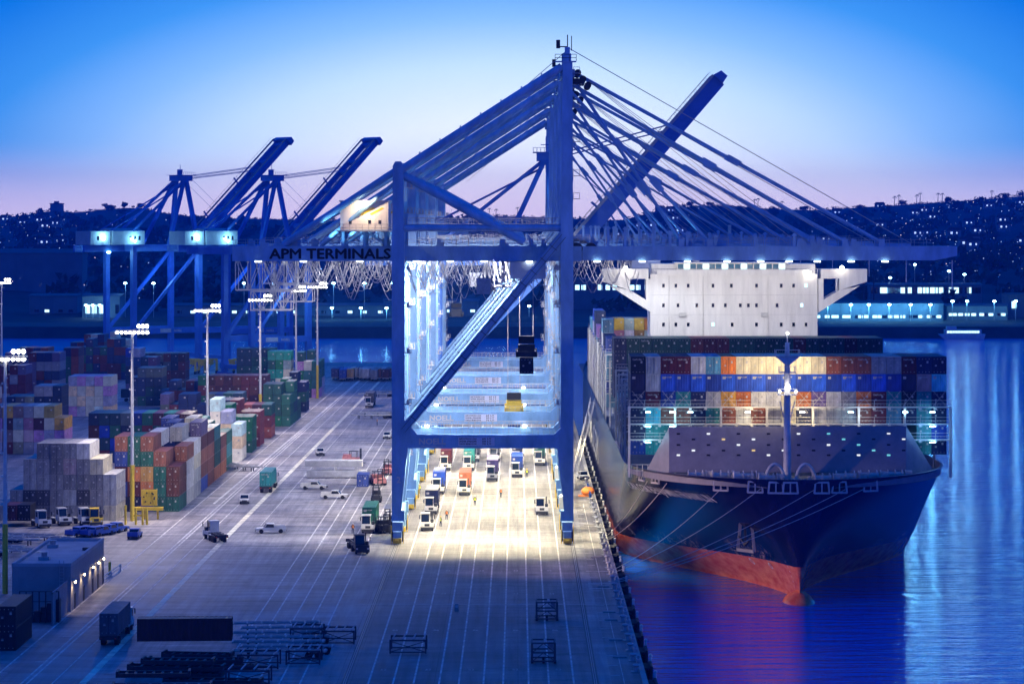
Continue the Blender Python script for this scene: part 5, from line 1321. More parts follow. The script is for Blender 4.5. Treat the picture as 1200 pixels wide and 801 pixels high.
# ---------------- vehicles
M_TYRE = M_RUBBER
M_RIM = mat('wheel_rim', (.4, .4, .4), .5, .3, .2, 3)
def wheel(g, x, y, r=.5, w=.3, m=0): g.tube((x - w / 2, y, r), (x + w / 2, y, r), r, 10, m)
def tractor(label, group, chassis=0, paint=None, seed=0):
    """terminal tractor facing -y, optional trailer chassis of given length behind it"""
    paint = paint or M_WHITE; t = thing('terminal_tractor', (0, 0, 0), label, 'truck', group)
    g = MB(); g.box(-1.15, -3.02, .35, 1.15, -2.9, .8); g.box(-.45, -2.93, .95, .45, -2.86, 1.4); g.build('bumper', M_DARK, t)
    g = MB(); g.box(-.5, -2.6, .55, .5, 2.9, .95); g.prism([(-2.95, .45), (-2.6, .45), (-2.4, 1.55), (-2.85, 1.55)], 'x', -1.2, 1.2); g.box(-1.2, -2.6, .9, 1.2, -.2, 1.5); g.box(-1.22, .9, 1.05, -.75, 2.9, 1.2); g.box(.75, .9, 1.05, 1.22, 2.9, 1.2); g.box(-.6, 1.4, .95, .6, 2.3, 1.2); bd = g.build('chassis_body', paint, t)
    g = MB(); g.prism([(-2.3, 1.5), (-.4, 1.5), (-.4, 3.15), (-2.05, 3.15)], 'x', -1.15, .45); g.box(-1.2, -2.15, 3.15, .5, -.3, 3.25); cb = g.build('cab', paint, t)
    g = MB(); g.add([(-1.08, -2.32, 1.72), (.38, -2.32, 1.72), (.38, -2.09, 3.05), (-1.08, -2.09, 3.05)], [(0, 1, 2, 3)]); g.box(.452, -1.9, 2.0, .47, -.7, 2.95); g.box(-1.17, -1.9, 2.0, -1.152, -.7, 2.95); g.build('windshield', M_GLASS, cb)
    g = MB(); g.tube((.85, -.6, 1.5), (.85, -.6, 3.4), .1, 6); g.box(.6, -1.9, 1.5, 1.15, -1.1, 2.1); g.build('exhaust', M_DARK, t)
    for x in (-.95, .95):
        for y, w_ in ((-1.75, .32), (1.9, .55)): g = MB(); wheel(g, x, y, .52, w_); wo = g.build('wheel', M_TYRE, t)
        g = MB(); g.box(x - .16, -2.92, .85, x + .16, -2.86, 1.1); g.build('headlight', M_WHITE, t)
        g = MB(); g.box(x * 1.45 - .08, -2.2, 2.2, x * 1.45 + .08, -2.1, 2.9); g.tube((x * 1.2, -2.1, 2.9), (x * 1.5, -2.15, 2.9), .03, 4); g.build('mirror', M_DARK, t)
    if chassis:
        g = MB(); c0 = 1.0
        for x in (-.5, .5): g.box(x - .1, c0, 1.21, x + .1, c0 + chassis, 1.42)
        for k in range(int(chassis / 2) + 1): g.box(-1.15, c0 + k * 2 , 1.22, 1.15, c0 + k * 2 + .2, 1.4)
        g.box(-1.2, c0 + chassis - .1, .9, 1.2, c0 + chassis + .05, 1.4); tf = g.build('trailer_chassis', M_DARK, t)
        for y in (chassis - .6, chassis - 1.9):
            for x in (-.9, .9): g = MB(); wheel(g, x, y, .5, .55); g.build('wheel', M_TYRE, tf)
        for x in (-.95, .95): g = MB(); g.box(x - .12, c0 + chassis + .05, 1.0, x + .12, c0 + chassis + .1, 1.15); g.build('tail_light', M_RED, tf)
    return t
G_T = 'terminal trucks under the gantry cranes'
tA = tractor('x', G_T, 12.6); tB = tractor('x', 'tractors without container', 0)
USED = set()
def place_first(src, loc, rz, label, group=None):
    """the first time moves the source itself, later copies it"""
    if src.name in USED: return dup(src, loc, rz, label, group)
    USED.add(src.name); src.location = loc; src.rotation_euler = (0, 0, rz); src['label'] = label
    if group: src['group'] = group
    return src
def truck(px, py, col, label, clabel, rz=0.0, group=G_T, src=None, Ln=12.19):
    Y = gY(py) + 3; X = PX(px, Y); src = src or tA
    o = place_first(src, (X, Y, 0), rz, label, group)
    if col:
        c_, s_ = math.cos(rz), math.sin(rz); lx, ly = -1.22, 1.15
        box(X + lx * c_ - ly * s_, Y + lx * s_ + ly * c_, 1.43, col, clabel, 'containers riding on trucks', Ln, 2.9, jit=0, rz=rz, doors=False)
    return o
truck(522.5, 551.5, 'maroon', 'truck under a maroon box, leftmost of the back rank below the crane beam', 'maroon container on a truck, left in the back rank')
truck(549.5, 551.5, 'teal', 'truck under a pale teal box, second in the back rank', 'teal container on a truck, second in the back rank')
truck(556, 541, 'light grey', 'truck half hidden right behind the teal box', 'light grey container half hidden behind the teal one')
truck(577, 564, 'purple', 'truck under a purple box at the middle of the lit apron', 'purple container on the middle truck')
truck(580, 541, 'white', 'truck with pale box behind the purple one', 'pale container behind the purple one')
truck(606, 559.5, 'blue', 'truck under a blue box right of the middle', 'blue container on a truck right of the middle')
truck(606.5, 546, 'navy', 'truck with dark blue box right behind the blue one', 'dark blue container behind the blue one')
truck(632.5, 545.5, 'green', 'truck with open green load, rightmost of the back rank', 'green container, rightmost of the back rank')
truck(514, 579.5, 'blue', 'truck under a blue box near the left rail', 'blue container on a truck near the left rail')
truck(544.5, 580.5, 'rust', 'truck under an orange brown box in the second rank', 'orange brown container on a truck in the second rank')
truck(505.5, 603, 'navy', 'truck under a dark blue box, nearest one with a load', 'dark blue container on the nearest loaded truck')
truck(501, 622.5, None, 'bare white tractor following the dark blue load, nearest the left crane foot', '', src=tB)
truck(635, 603.5, None, 'bare white tractor alone on the right side of the lit apron', '', src=tB)
truck(432, 625, 'green', 'truck under a green box left of the crane leg', 'green container on the truck left of the crane leg')
truck(422, 649.5, None, 'dark tractor with empty chassis, near the light edge left of the crane', '', rz=.2, src=tractor('x', G_T, 8, M_DARK), group='trucks in the yard')
truck(312.5, 576.5, 'dark green', 'truck seen from behind carrying a grey green box on the white line', 'grey green container on the truck seen from behind', rz=math.pi, group='trucks in the yard', Ln=6.06) if False else None
# trucks seen from behind: rear of the box towards the viewer
def rear_truck(px, py, col, label, clabel, Ln=12.19, paint=None):
    Y = gY(py); X = PX(px, Y); o = dup(tA, (X, Y + Ln + 1.3, 0), math.pi, label, 'trucks in the yard')
    box(X - 1.22, Y + .1, 1.43, col, clabel, 'containers riding on trucks', Ln, 2.9, jit=0)
rear_truck(311, 577.5, 'teal', 'truck seen from behind driving away beside the thick white line', 'grey green container on the truck by the thick white line')
rear_truck(127, 757, 'dark grey', 'dark truck seen from behind in the lower left road', 'dark container on the truck in the lower left road')
truck(433, 478, 'dark grey', 'dim truck far off, coming between the parked chassis rows', 'dark container on the dim far truck', group='trucks in the yard')
o = truck(250, 634, None, 'white cab tractor pulling an empty chassis along the cream line', '', rz=R(200), src=tractor('x', G_T, 5, M_WHITE), group='trucks in the yard')
# loose chassis (empty trailers), parked or stacked
def chassis(label, group, n=1, Ln=12.2):
    t = thing('trailer_chassis', (0, 0, 0), label, 'trailer', group)
    for k in range(n):
        z = .9 + k * .55; g = MB()
        for x in (-.5, .5): g.box(x - .11, 0, z, x + .11, Ln, z + .26)
        for j in range(7): g.box(-1.18, j * Ln / 6.2, z + .03, 1.18, j * Ln / 6.2 + .22, z + .22)
        g.build('frame', M_STEEL if k % 2 == 0 else M_LASH, t)
    for y in (Ln - 1, Ln - 2.3):
        for x in (-.9, .9): g = MB(); wheel(g, x, y, .5, .5); g.build('wheel', M_TYRE, t)
    g = MB()
    for x in (-.7, .7): g.box(x - .07, 2, 0, x + .07, 2.2, .9)
    g.build('landing_leg', M_DARK, t); return t
ch = chassis('x', 'empty trailer chassis parked in rows', 1)
def put_ch(px, py, rz, label, src=ch): Y = gY(py); return place_first(src, (PX(px, Y), Y, 0), rz, label)
for k in range(7): put_ch(412 + k * 7.5, 490.5 - (k % 2) * 3, R(-72 - k), 'empty pale chassis in the nearer far row, %s from the left' % ORD[k])
for k in range(6): put_ch(420 + k * 8, 465 - (k % 2) * 2.5, R(-80 + 12 * k), 'empty pale chassis in the farther row, %s from the left' % ORD[k])
for k in range(5): put_ch(268 + k * 9.5, 547 + k * 1.3, R(74), 'dark empty chassis lying across the lane by the stacks, %s from the left' % ORD[k])
# long white beams stacked on the apron side
g = MB()
for k, (x0, x1, z, dy) in enumerate(((-6.5, 6.6, .2, 0), (-6.9, 5.6, 2.4, .8))):
    g.box(x0, dy, z, x1, dy + 3.2, z + 1.3); 
    for j in range(7): g.box(x0 + 1 + j * 1.75, dy - .05, z + .1, x0 + 1.15 + j * 1.75, dy, z + 1.2)
    g.box(x0, dy + .3, z + 1.3, x1, dy + 2.9, z + 1.42)
for j in range(3): g.box(-5 + j * 4.5, .5, 0, -4.5 + j * 4.5, 2.6, 2.4)
Y = gY(560); o = g.build('stacked_beams', mat('pale_metal', (.55, .54, .52), .6, .1, .3, .6), None, (0, 0, 0)); o.location = (PX(394, Y), Y, 0); tag(o, 'two long pale steel beams stacked on each other beside the blue container', 'steel beams')
Y = gY(570); box(PX(418, Y), Y, 0, 'blue', 'blue container standing alone on the ground beside the stacked beams', 'lone containers', 6.06, 2.59)
# pickups
def pickup(label, paint=None):
    paint = paint or M_WHITE; t = thing('pickup_truck', (0, 0, 0), label, 'pickup', 'white pickups on the yard')
    g = MB(); g.prism([(-2.7, .45), (2.7, .45), (2.72, .95), (.9, 1.02), (-1.3, 1.02), (-2.55, .92), (-2.75, .7)], 'x', -.93, .93)
    for x in (-.93, .87): g.box(x, .75, 1.0, x + .06, 2.68, 1.35)
    g.box(-.93, 2.62, .95, .93, 2.7, 1.35); g.build('body', paint, t)
    g = MB(); g.prism([(-1.35, 1.0), (.75, 1.0), (.6, 1.72), (-.75, 1.76)], 'x', -.86, .86); cb = g.build('cab', paint, t)
    g = MB(); g.add([(-.8, -1.33, 1.06), (.8, -1.33, 1.06), (.74, -.82, 1.68), (-.74, -.82, 1.68)], [(0, 1, 2, 3)]); g.add([(-.8, .76, 1.1), (.8, .76, 1.1), (.74, .66, 1.6), (-.74, .66, 1.6)], [(3, 2, 1, 0)])
    for x in (-.875, .875): g.add([(x, -1.1, 1.08), (x, .55, 1.08), (x, .45, 1.62), (x, -.7, 1.64)], [(0, 1, 2, 3)])
    g.build('window', M_GLASS, cb)
    for x in (-.8, .8):
        for y in (-1.75, 1.75): g = MB(); wheel(g, x, y, .4, .28); g.build('wheel', M_TYRE, t)
        g = MB(); g.box(x - .15, -2.78, .68, x + .15, -2.7, .85); g.build('headlight', M_STEEL, t)
    g = MB(); g.box(-.9, -2.85, .4, .9, -2.72, .6); g.box(-.5, -2.77, .62, .5, -2.74, .84); g.box(-.9, 2.7, .4, .9, 2.8, .58); g.build('bumper', M_DARK, t)
    return t
pk = pickup('x')
for px, py, rz, lb in ((368, 573, R(83), 'white pickup just below the stacked beams, facing right'), (392, 584, R(86), 'larger white pickup with crew cab right of the first one'), (317.5, 624, R(-84), 'white pickup facing left in the middle of the open yard'),
                       (286.5, 589, R(5), 'small white pickup between the road lines, seen head on'), (375, 533, R(8), 'white pickup seen head on beyond the stacked beams'), (454, 513.5, R(-3), 'white pickup beside the crane leg, far up the lane')):
    Y = gY(py); place_first(pk, (PX(px, Y), Y, 0), rz, lb)
bp_ = pickup('x', M_BLUEP)
Y = gY(630); place_first(bp_, (PX(158, Y), Y, 0), R(178), 'dark blue pickup standing alone by the yellow mast foot', 'blue pickups'); 
for k, (px, py) in enumerate(((92, 628), (101, 627), (110, 628), (119, 627), (128, 625), (136, 623))): Y = gY(py); dup(bp_, (PX(px, Y), Y, 0), R(150), 'dark blue pickup in the parked row behind the flat building, %s from the left' % ORD[k], 'blue pickups')
# tractors and yellow hustler parked before the grey stack
for k, (px, py, lb) in enumerate(((48, 617, 'white parked tractor before the dark trailer, left of the row'), (72, 614, 'white parked tractor with raised roof, middle of the row'), (98, 614, 'white parked tractor right of the row'))):
    Y = gY(py); dup(tB, (PX(px, Y), Y, 0), R(25), lb, 'tractors parked before the grey stack')
tY = tractor('x', 'tractors parked before the grey stack', 0, M_YELLOW); Y = gY(614.5); place_first(tY, (PX(112.5, Y), Y, 0), R(10), 'yellow parked tractor at the right end of the row before the grey stack')
Y = gY(617); box(PX(4, Y), Y, 1.1, 'maroon', 'dark maroon trailer box at the left edge behind the white tractors', 'lone containers', 6.06, 2.9, rz=0); box(PX(19.5, Y), Y + .5, 1.1, 'black', 'dark trailer box right of the maroon one, behind the white tractors', 'lone containers', 6.06, 2.9)
for k in range(9): put_ch(10 + (k % 5) * 19, 633 + (k // 5) * 14 + (k % 3) * 3, R(80), 'empty dark chassis in the lot behind the flat building, %s one' % ORD[k])
# white semi with dark trailer
Y = gY(470); t = thing('semi_truck', (PX(178, Y), Y, 0), 'white long nosed road truck with dark trailer far up the yard, facing right', 'truck'); X = PX(178, Y)
g = MB(); g.box(X - 9.5, Y - 1.2, 1.2, X + .2, Y + 1.3, 3.9); g.build('trailer_box', M_DARK, t)
g = MB(); g.prism([(X + .8, .7), (X + 7.4, .7), (X + 7.5, 1.9), (X + 5.2, 2.2), (X + 4.2, 3.3), (X + 2.2, 4.0), (X + .8, 3.9)], 'y', Y - 1.15, Y + 1.2); cb = g.build('cab', M_WHITE, t)
g = MB(); g.box(X + 4.3, Y - 1.18, 2.3, X + 5.0, Y - 1.16, 3.0); g.box(X + 2.8, Y - 1.18, 2.4, X + 4.0, Y - 1.16, 3.2); g.build('window', M_GLASS, cb)
for x in (-8, -6.6, 1.6, 2.9, 6.4): g = MB(); g.tube((X + x, Y - 1.2, .5), (X + x, Y - .8, .5), .5, 10); g.tube((X + x, Y + .8, .5), (X + x, Y + 1.2, .5), .5, 10); g.build('wheel', M_TYRE, t)
for y in (-.8, .8): g = MB(); g.ball((X + 7.6, Y + y, 1.1), .22, 0, 6, 4); g.build('headlight', E_CYAN, t)
# lorries and boxes waiting at the far edge by the water
random.seed(17)
for k in range(17):
    px = 388 + k * 4.6; Y = gY(446.5) + random.uniform(-4, 10); X = PX(px, Y); col = ['purple', 'blue', 'bright blue', 'bright blue', 'amber', 'white', 'maroon', 'light grey', 'white', 'light grey', 'grey', 'rust', 'white', 'maroon', 'brown', 'grey', 'maroon'][k]
    o = box(X, Y, 1.3, col, '%s trailer box in the far waterside row, %s from the left' % (col, ORD[k]), 'trailer boxes parked at the far water edge', 12.19, 2.9, doors=k % 2 == 0)
    dup(ch, (X + 1.22, Y, .0), 0, 'chassis under the %s box of the far waterside row, counted from the left' % ORD[k], 'chassis of the far waterside row')
# yellow straddle frames far up the yard
def yframe(px, py, lb, s_=1):
    Y = gY(py); X = PX(px, Y); t = thing('straddle_lift', (X, Y, 0), lb, 'lift frame', 'yellow lifting frames')
    g = MB()
    for x in (-2.2, 2.2):
        for y in (-1.5, 1.5): g.box(X + x * s_ - .25, Y + y - .25, .6, X + x * s_ + .25, Y + y + .25, 5.2 * s_)
    for y in (-1.5, 1.5): g.box(X - 2.4 * s_, Y + y - .2, 4.8 * s_, X + 2.4 * s_, Y + y + .2, 5.4 * s_); g.beam((X - 2.2 * s_, Y + y, 1), (X + 2.2 * s_, Y + y, 4.8 * s_), .2, .2)
    for x in (-2.2, 2.2): g.box(X + x * s_ - .2, Y - 1.5, 4.8 * s_, X + x * s_ + .2, Y + 1.5, 5.3 * s_)
    g.build('frame', M_YELLOW, t); g = MB(); g.box(X - 1, Y - 1.2, 3.2 * s_, X + 1, Y + 1, 4.8 * s_); g.build('cab', M_YELLOW, t)
    for x in (-2.2, 2.2):
        for y in (-1.5, 1.5): g = MB(); g.tube((X + x * s_ - .3, Y + y, .55), (X + x * s_ + .3, Y + y, .55), .55, 10); g.build('wheel', M_TYRE, t)
for k, (px, py) in enumerate(((226, 437), (236, 438), (247, 437), (272, 438), (281, 437), (290, 438.5))): yframe(px, py, 'yellow lifting frame beyond the brown stack, %s from the left' % ORD[k])
# yellow guard and white box at the mast foot
Y = gY(611); X = PX(155, Y); t = thing('mast_guard', (X, Y, 0), 'yellow steel guard frame round the foot of the floodlight mast', 'guard frame')
g = MB()
for px in (148, 160, 168, 173): x = PX(px, Y - 4); g.tube((x, Y - 5, 0), (x, Y - 5, 3.0 if px != 148 else 3.6), .22, 8)
g.box(PX(160, Y), Y - 4.6, 1.5, PX(176, Y), Y - 4.3, 1.8); g.build('post', M_YELLOW, t)
Y = gY(608); X = PX(175, Y); t = thing('lift_machine', (X, Y, 0), 'yellow lift machine with square frame parked beside the mast foot', 'lift machine')
g = MB(); g.box(X - 1.5, Y - .3, 2.6, X + 1.5, Y + .1, 5.6); g.box(X - 3.4, Y - .6, 1.7, X + 2.6, Y + .6, 2.3)
for x in (-1.1, 1.1): g.tube((X + x, Y - .35, 2.9), (X + x * .2, Y - .35, 5.3), .12, 5)
for x in (-3, -.8, 1.6): g.tube((X + x, Y, 0), (X + x, Y, 1.8), .2, 8)
g.build('frame', M_YELLOW, t); g = MB()
for a in range(8): g.tube((X + math.cos(a) * .9, Y - .36, 4.1 + math.sin(a) * .9), (X + math.cos(a) * 1.1, Y - .42, 4.1 + math.sin(a) * 1.1), .14, 6)
g.build('hose_reel', M_DARK, t)
# pink loaders and forklifts left of the crane
def loader(px, py, lb, paint, rz=0, s_=1.0):
    Y = gY(py); X = PX(px, Y); t = thing('forklift', (X, Y, 0), lb, 'forklift', 'forklifts and loaders')
    g = MB(); g.box(X - 1.1 * s_, Y - 1.6, .5, X + 1.1 * s_, Y + 2.4, 1.5); g.prism([(Y + .6, 1.5), (Y + 2.4, 1.5), (Y + 2.2, 2.2), (Y + .6, 2.2)], 'x', X - 1.0 * s_, X + 1.0 * s_); g.build('body', paint, t)
    g = MB()
    for x in (-.9, .9):
        for y in (-.9, .7): g.tube((X + x * s_, Y + y, 1.5), (X + x * s_ * .9, Y + y, 2.9), .07, 5)
    g.box(X - 1.0 * s_, Y - 1.0, 2.9, X + 1.0 * s_, Y + .8, 3.02); g.build('cab', M_DARK, t)
    g = MB()
    for x in (-.5, .5): g.box(X + x - .08, Y - 1.85, .3, X + x + .08, Y - 1.65, 3.6); g.box(X + x - .08, Y - 3.0, .25, X + x + .08, Y - 1.8, .33)
    for z in (1.2, 2.4, 3.5): g.box(X - .58, Y - 1.84, z, X + .58, Y - 1.7, z + .12)
    g.build('lift_mast', M_DARK, t)
    for x in (-1, 1):
        for y in (-.9, 1.6): g = MB(); g.tube((X + x * s_ - .25, Y + y, .55), (X + x * s_ + .25, Y + y, .55), .55, 10); g.build('wheel', M_TYRE, t)
    t.rotation_euler = (0, 0, rz)
M_PINK = mat('faded_red_paint', (.55, .22, .22), .6, 0, .3, 2)
loader(443.5, 568, 'faded red loader, larger and nearer of the red pair beside the crane leg', M_PINK, R(15), 1.25); loader(455, 556, 'faded red loader right behind the nearer red one', M_PINK, R(-10)); loader(414, 543, 'small faded red loader behind the stacked beams', M_PINK, R(80), .9)
loader(441, 588, 'small dark forklift alone left of the crane leg', M_DARK, 0, .8); loader(450, 624, 'dark forklift close to the left crane foot', M_DARK, .3); loader(459, 618, 'second dark forklift touching the crane foot', M_DARK, -.4, .8)
# small black lift with box on a pole
# ---------------- people
def person_mesh(seed):
    random.seed(seed); me = bpy.data.meshes.new('person'); s_ = random.uniform(.12, .25)
    V = [(0, 0, .98), (0, 0, 1.2), (0, 0, 1.42), (0, 0, 1.52), (0, -.01, 1.66), (0, 0, 1.76),
         (-.19, 0, 1.42), (-.27, -.02, 1.14), (-.26, -.10, .90), (.19, 0, 1.42), (.27, .02, 1.14), (.28, -.06, .90),
         (-.10, 0, .93), (-.12, -s_ * .5, .50), (-.13, -s_ * .2, .08), (-.14, -s_ * .2 - .16, .04), (.10, 0, .93), (.13, s_ * .5, .50), (.14, s_ * .9, .09), (.15, s_ * .9 - .15, .04)]
    E = [(0, 1), (1, 2), (2, 3), (3, 4), (4, 5), (2, 6), (6, 7), (7, 8), (2, 9), (9, 10), (10, 11), (0, 12), (12, 13), (13, 14), (14, 15), (0, 16), (16, 17), (17, 18), (18, 19)]
    RD = [(.15, .11), (.15, .11), (.16, .11), (.06, .06), (.10, .11), (.07, .08), (.07, .07), (.05, .05), (.04, .04), (.07, .07), (.05, .05), (.04, .04), (.10, .10), (.075, .075), (.055, .055), (.05, .04), (.10, .10), (.075, .075), (.055, .055), (.05, .04)]
    me.from_pydata(V, E, []); o = bpy.data.objects.new('person', me); COL.objects.link(o)
    o.modifiers.new('Skin', 'SKIN'); 
    for v, r in zip(me.skin_vertices[0].data, RD): v.radius = r
    me.skin_vertices[0].data[0].use_root = True
    o.modifiers.new('Sub', 'SUBSURF').levels = 1
    dg = bpy.context.evaluated_depsgraph_get(); dg.update(); m2 = bpy.data.meshes.new_from_object(o.evaluated_get(dg)); bpy.data.objects.remove(o)
    m2.materials.clear(); m2.materials.append(M_CLOTH); m2.materials.append(M_SKIN); 
    for p in m2.polygons: p.material_index = 1 if (p.center.z > 1.5 or (abs(p.center.x) > .2 and p.center.z < 1.0 and p.center.z > .8)) else 0
    return m2
def torso(g, grow=.02):
    for z0, z1, a, b_ in ((.98, 1.2, .165, .125), (1.2, 1.38, .17, .13), (1.38, 1.46, .17, .12)):
        n = 12; vs = [((a + grow) * math.cos(2 * math.pi * i / n), (b_ + grow) * math.sin(2 * math.pi * i / n), z) for z in (z0, z1) for i in range(n)]
        g.add(vs, [(i, (i + 1) % n, (i + 1) % n + n, i + n) for i in range(n)], 0, True)
PM = person_mesh(1)
def person(px, py, rz, vest, helmet, label, proto=[]):
    Y = gY(py); X = PX(px, Y)
    p = bpy.data.objects.new('person', PM); COL.objects.link(p); p.location = (X, Y, .02); p.rotation_euler = (0, 0, rz); tag(p, label, 'person', 'dock workers'); p.scale = (1.05, 1.05, 1.05)
    g = MB(); torso(g); o = g.build('safety_vest', vest); o.parent = p
    g = MB(); g.ball((0, -.01, 1.74), .135, 0, 10, 6, 1, 1.1, .75); g.tube((0, -.01, 1.70), (0, -.01, 1.72), .17, 10); o = g.build('hard_hat', helmet); o.parent = p
    g = MB(); g.ball((0, -.085, 1.655), .022, 0, 6, 4, 1, 1.3, 1.4)
    for x in (-.035, .035): g.ball((x, -.098, 1.69), .012, 1, 5, 3)
    g.box(-.03, -.104, 1.60, .03, -.094, 1.61, 1); o = g.build('face', [M_SKIN, M_BLACK]); o.parent = p
for a in ((556.5, 592, 0, M_HIVIS, M_WHITE, 'worker in dark clothes standing alone left of the middle of the lit apron'), (587, 582.5, .6, M_ORANGE, M_WHITE, 'worker walking right of the middle of the lit apron'),
          (516.5, 616.5, 2, M_HIVIS, M_YELLOW, 'worker in yellow vest beside the bare tractor, nearest the viewer'), (523.5, 608.5, 3, M_ORANGE, M_WHITE, 'worker in orange vest just behind the one beside the bare tractor'),
          (492, 578, 1, M_HIVIS, M_WHITE, 'worker standing by the left crane rail'), (617.5, 559, 0, M_HIVIS, M_YELLOW, 'worker beside the blue container truck'), (413.5, 625, 0, M_ORANGE, M_WHITE, 'worker left of the dark tractor'),
          (442, 498, 1.4, M_ORANGE, M_WHITE, 'distant worker among the parked chassis')): person(*a)
# ---------------- lot building with wall lamps
B0, B1 = gY(715), 476.0
t = thing('yard_building', (PX(45, B0), B0, 0), 'flat roofed grey building at lower left with a row of lit wall lamps', 'building')
Yb = 405.0; hb = H - (659.5 - VY) * Yb / F; bx0, bx1 = PX(14, Yb), PX(83, Yb); Ye = 405 * 0 + 1.0
Ye = F * (H - hb) / (630 - VY)
g = MB(); g.box(bx0, Yb, 0, bx1, Ye, hb - .5); wl = g.build('wall', mat('building_wall', (.30, .29, .29), .8, 0, .15, .5), t)
g = MB(); g.box(bx0 + .4, Yb + .4, hb - .5, bx1 - .4, Ye - .4, hb - .42)
for (a, b_, c_, d_) in ((bx0 - .05, Yb - .05, bx1 + .05, Yb + .35), (bx0 - .05, Ye - .35, bx1 + .05, Ye + .05)): g.box(a, b_, hb - .5, c_, d_, hb)
g.box(bx0 - .05, Yb + .352, hb - .5, bx0 + .35, Ye - .352, hb - .002); g.box(bx1 - .35, Yb + .352, hb - .5, bx1 + .05, Ye - .352, hb - .002); rf = g.build('roof', mat('flat_roof', (.40, .39, .41), .9, 0, .25, .3), t)
for px, py in ((52, 652), (62, 638)):
    Yv = F * (H - hb) / (py - VY); X = PX(px, Yv); g = MB(); g.box(X - .8, Yv - .6, hb - .42, X + .8, Yv + .6, hb + .1); g.tube((X, Yv, hb + .1), (X, Yv, hb + .7), .45, 8); g.box(X - .9, Yv - .9, hb + .7, X + .6, Yv, hb + .8); g.build('roof_vent', M_STEEL, rf)
Yv = F * (H - hb) / (641 - VY); X = PX(101, Yv); g = MB(); g.box(X - .5, Yv - .5, hb - .42, X + .5, Yv + .5, hb); g.build('roof_hatch', M_DARK, rf)
g = MB(); lx = PX(72.5, Yb)
for o_ in (-.3, .3): g.box(lx + o_ - .04, Yb - .25, 0, lx + o_ + .04, Yb - .17, hb + .4)
for k in range(int(hb / .45)): g.box(lx - .3, Yb - .24, .3 + k * .45, lx + .3, Yb - .19, .36 + k * .45)
g.build('ladder', M_STEEL, t)
fr_ = [(.0 + .03), .17, .42, .60, .78]
for k, f_ in enumerate((.04, .30, .57, .74, .90)):
    y = Yb + (Ye - Yb) * f_; g = MB(); g.box(bx1, y - .2, 4.2 if hb > 6 else hb * .6, bx1 + .45, y + .2, 4.5 if hb > 6 else hb * .68); g.ball((bx1 + .45, y, (4.15 if hb > 6 else hb * .6)), .17, 1, 6, 4); g.build('wall_lamp', [M_STEEL, E_WARM], wl)
    spot((bx1 + .55, y - .3, 4.0 if hb > 6 else hb * .58), 260, (1, .75, .42), 130, .6, (bx1 + .6, y - .1, 0), .1)
    g = MB(); g.box(bx1 - .02, y + 1.6, 0, bx1 + .06, y + 3.0, 2.2); g.build('door', M_DARK, wl)
# yellow bollards and guard rail beside it
for k, (px, py) in enumerate(((87.5, 700), (91, 701), (94, 701.5), (104, 685), (108, 685), (128.5, 673), (112, 680))):
    Y = gY(py); X = PX(px, Y); t = thing('bollard', (X, Y, 0), 'bollard beside the flat building, %s from the near end, %s' % (ORD[k], 'yellow' if k in (1, 3, 5) else 'pale'), 'bollard', 'bollards beside the flat building')
    g = MB(); g.tube((X, Y, 0), (X, Y, 1.9), .22, 8); g.ball((X, Y, 1.9), .22, 0, 8, 4); g.build('post', M_YELLOW if k in (1, 3, 5) else M_CONC, t); g = MB(); g.tube((X, Y, 0), (X, Y, .12), .35, 8); g.build('base', M_CONC, t)
g = MB(); pts = [(PX(px, gY(py)), gY(py), 1.0) for px, py in ((103, 698), (116, 686), (130, 676), (141, 668))]
g.path(pts, .09, 5); g.path([(x, y, .5) for x, y, z in pts], .07, 5)
for x, y, z in pts: g.box(x - .12, y - .12, 0, x + .12, y + .12, 1.05); g.box(x - .35, y - .35, 0, x + .35, y + .35, .1)
tag(g.build('guard_rail', M_WHITE), 'white pipe guard rail along the lane beside the flat building', 'guard rail')
# scaffold of pallets and pipes before the building
g = MB(); x0, x1, Yc = PX(20, 392), PX(66, 392), 394.0
for k in range(7):
    x = x0 + (x1 - x0) * k / 6; g.box(x - .08, Yc, 0, x + .08, Yc + .16, 4.4)
for z in (1.4, 2.9, 4.3): g.box(x0, Yc + .03, z, x1, Yc + .13, z + .1)
for k in range(6): x = x0 + (x1 - x0) * k / 6; g.box(x + .15, Yc + .2, .1, x + 1.0, Yc + 1.6, .5 + (k * 37 % 17) * .18)
tag(g.build('storage_rack', M_DARK), 'dark storage rack and crates in the shade before the flat building', 'rack')
g = MB(); x0 = PX(67, 396)
g.box(x0, 391, 0, x0 + .2, 391.3, 4.6); g.box(x0, 404, 0, x0 + .2, 404.3, 4.6); g.box(x0, 391, 4.4, x0 + .2, 404.3, 4.6); g.box(x0 + .05, 391, 0, x0 + .12, 404, 4.4); tag(g.build('screen_wall', mat('screen_wall', (.28, .28, .3), .8, 0, .2, .6)), 'thin grey screen wall in front of the flat building', 'screen wall')
for k, py in enumerate((693, 702)):
    Y = gY(py); X = PX(76, Y); t = thing('parked_car', (X, Y, 0), ('silver car parked close to the screen wall by the building' if k == 0 else 'dark car parked in front of the silver one by the screen wall'), 'car')
    g = MB(); g.prism([(Y - 2.2, .3), (Y + 2.2, .3), (Y + 2.25, .85), (Y + 1.2, .95), (Y - 1.1, .95), (Y - 2.2, .75)], 'x', X - .9, X + .9); g.build('body', M_STEEL if k == 0 else M_DARK, t)
    g = MB(); g.prism([(Y - 1.0, .93), (Y + 1.5, .93), (Y + .9, 1.42), (Y - .4, 1.42)], 'x', X - .78, X + .78); g.build('cabin', M_GLASS, t)
    for x in (-.8, .8):
        for y in (-1.4, 1.4): g = MB(); g.tube((X + x - .12, Y + y, .33), (X + x + .12, Y + y, .33), .33, 10); g.build('wheel', M_TYRE, t)
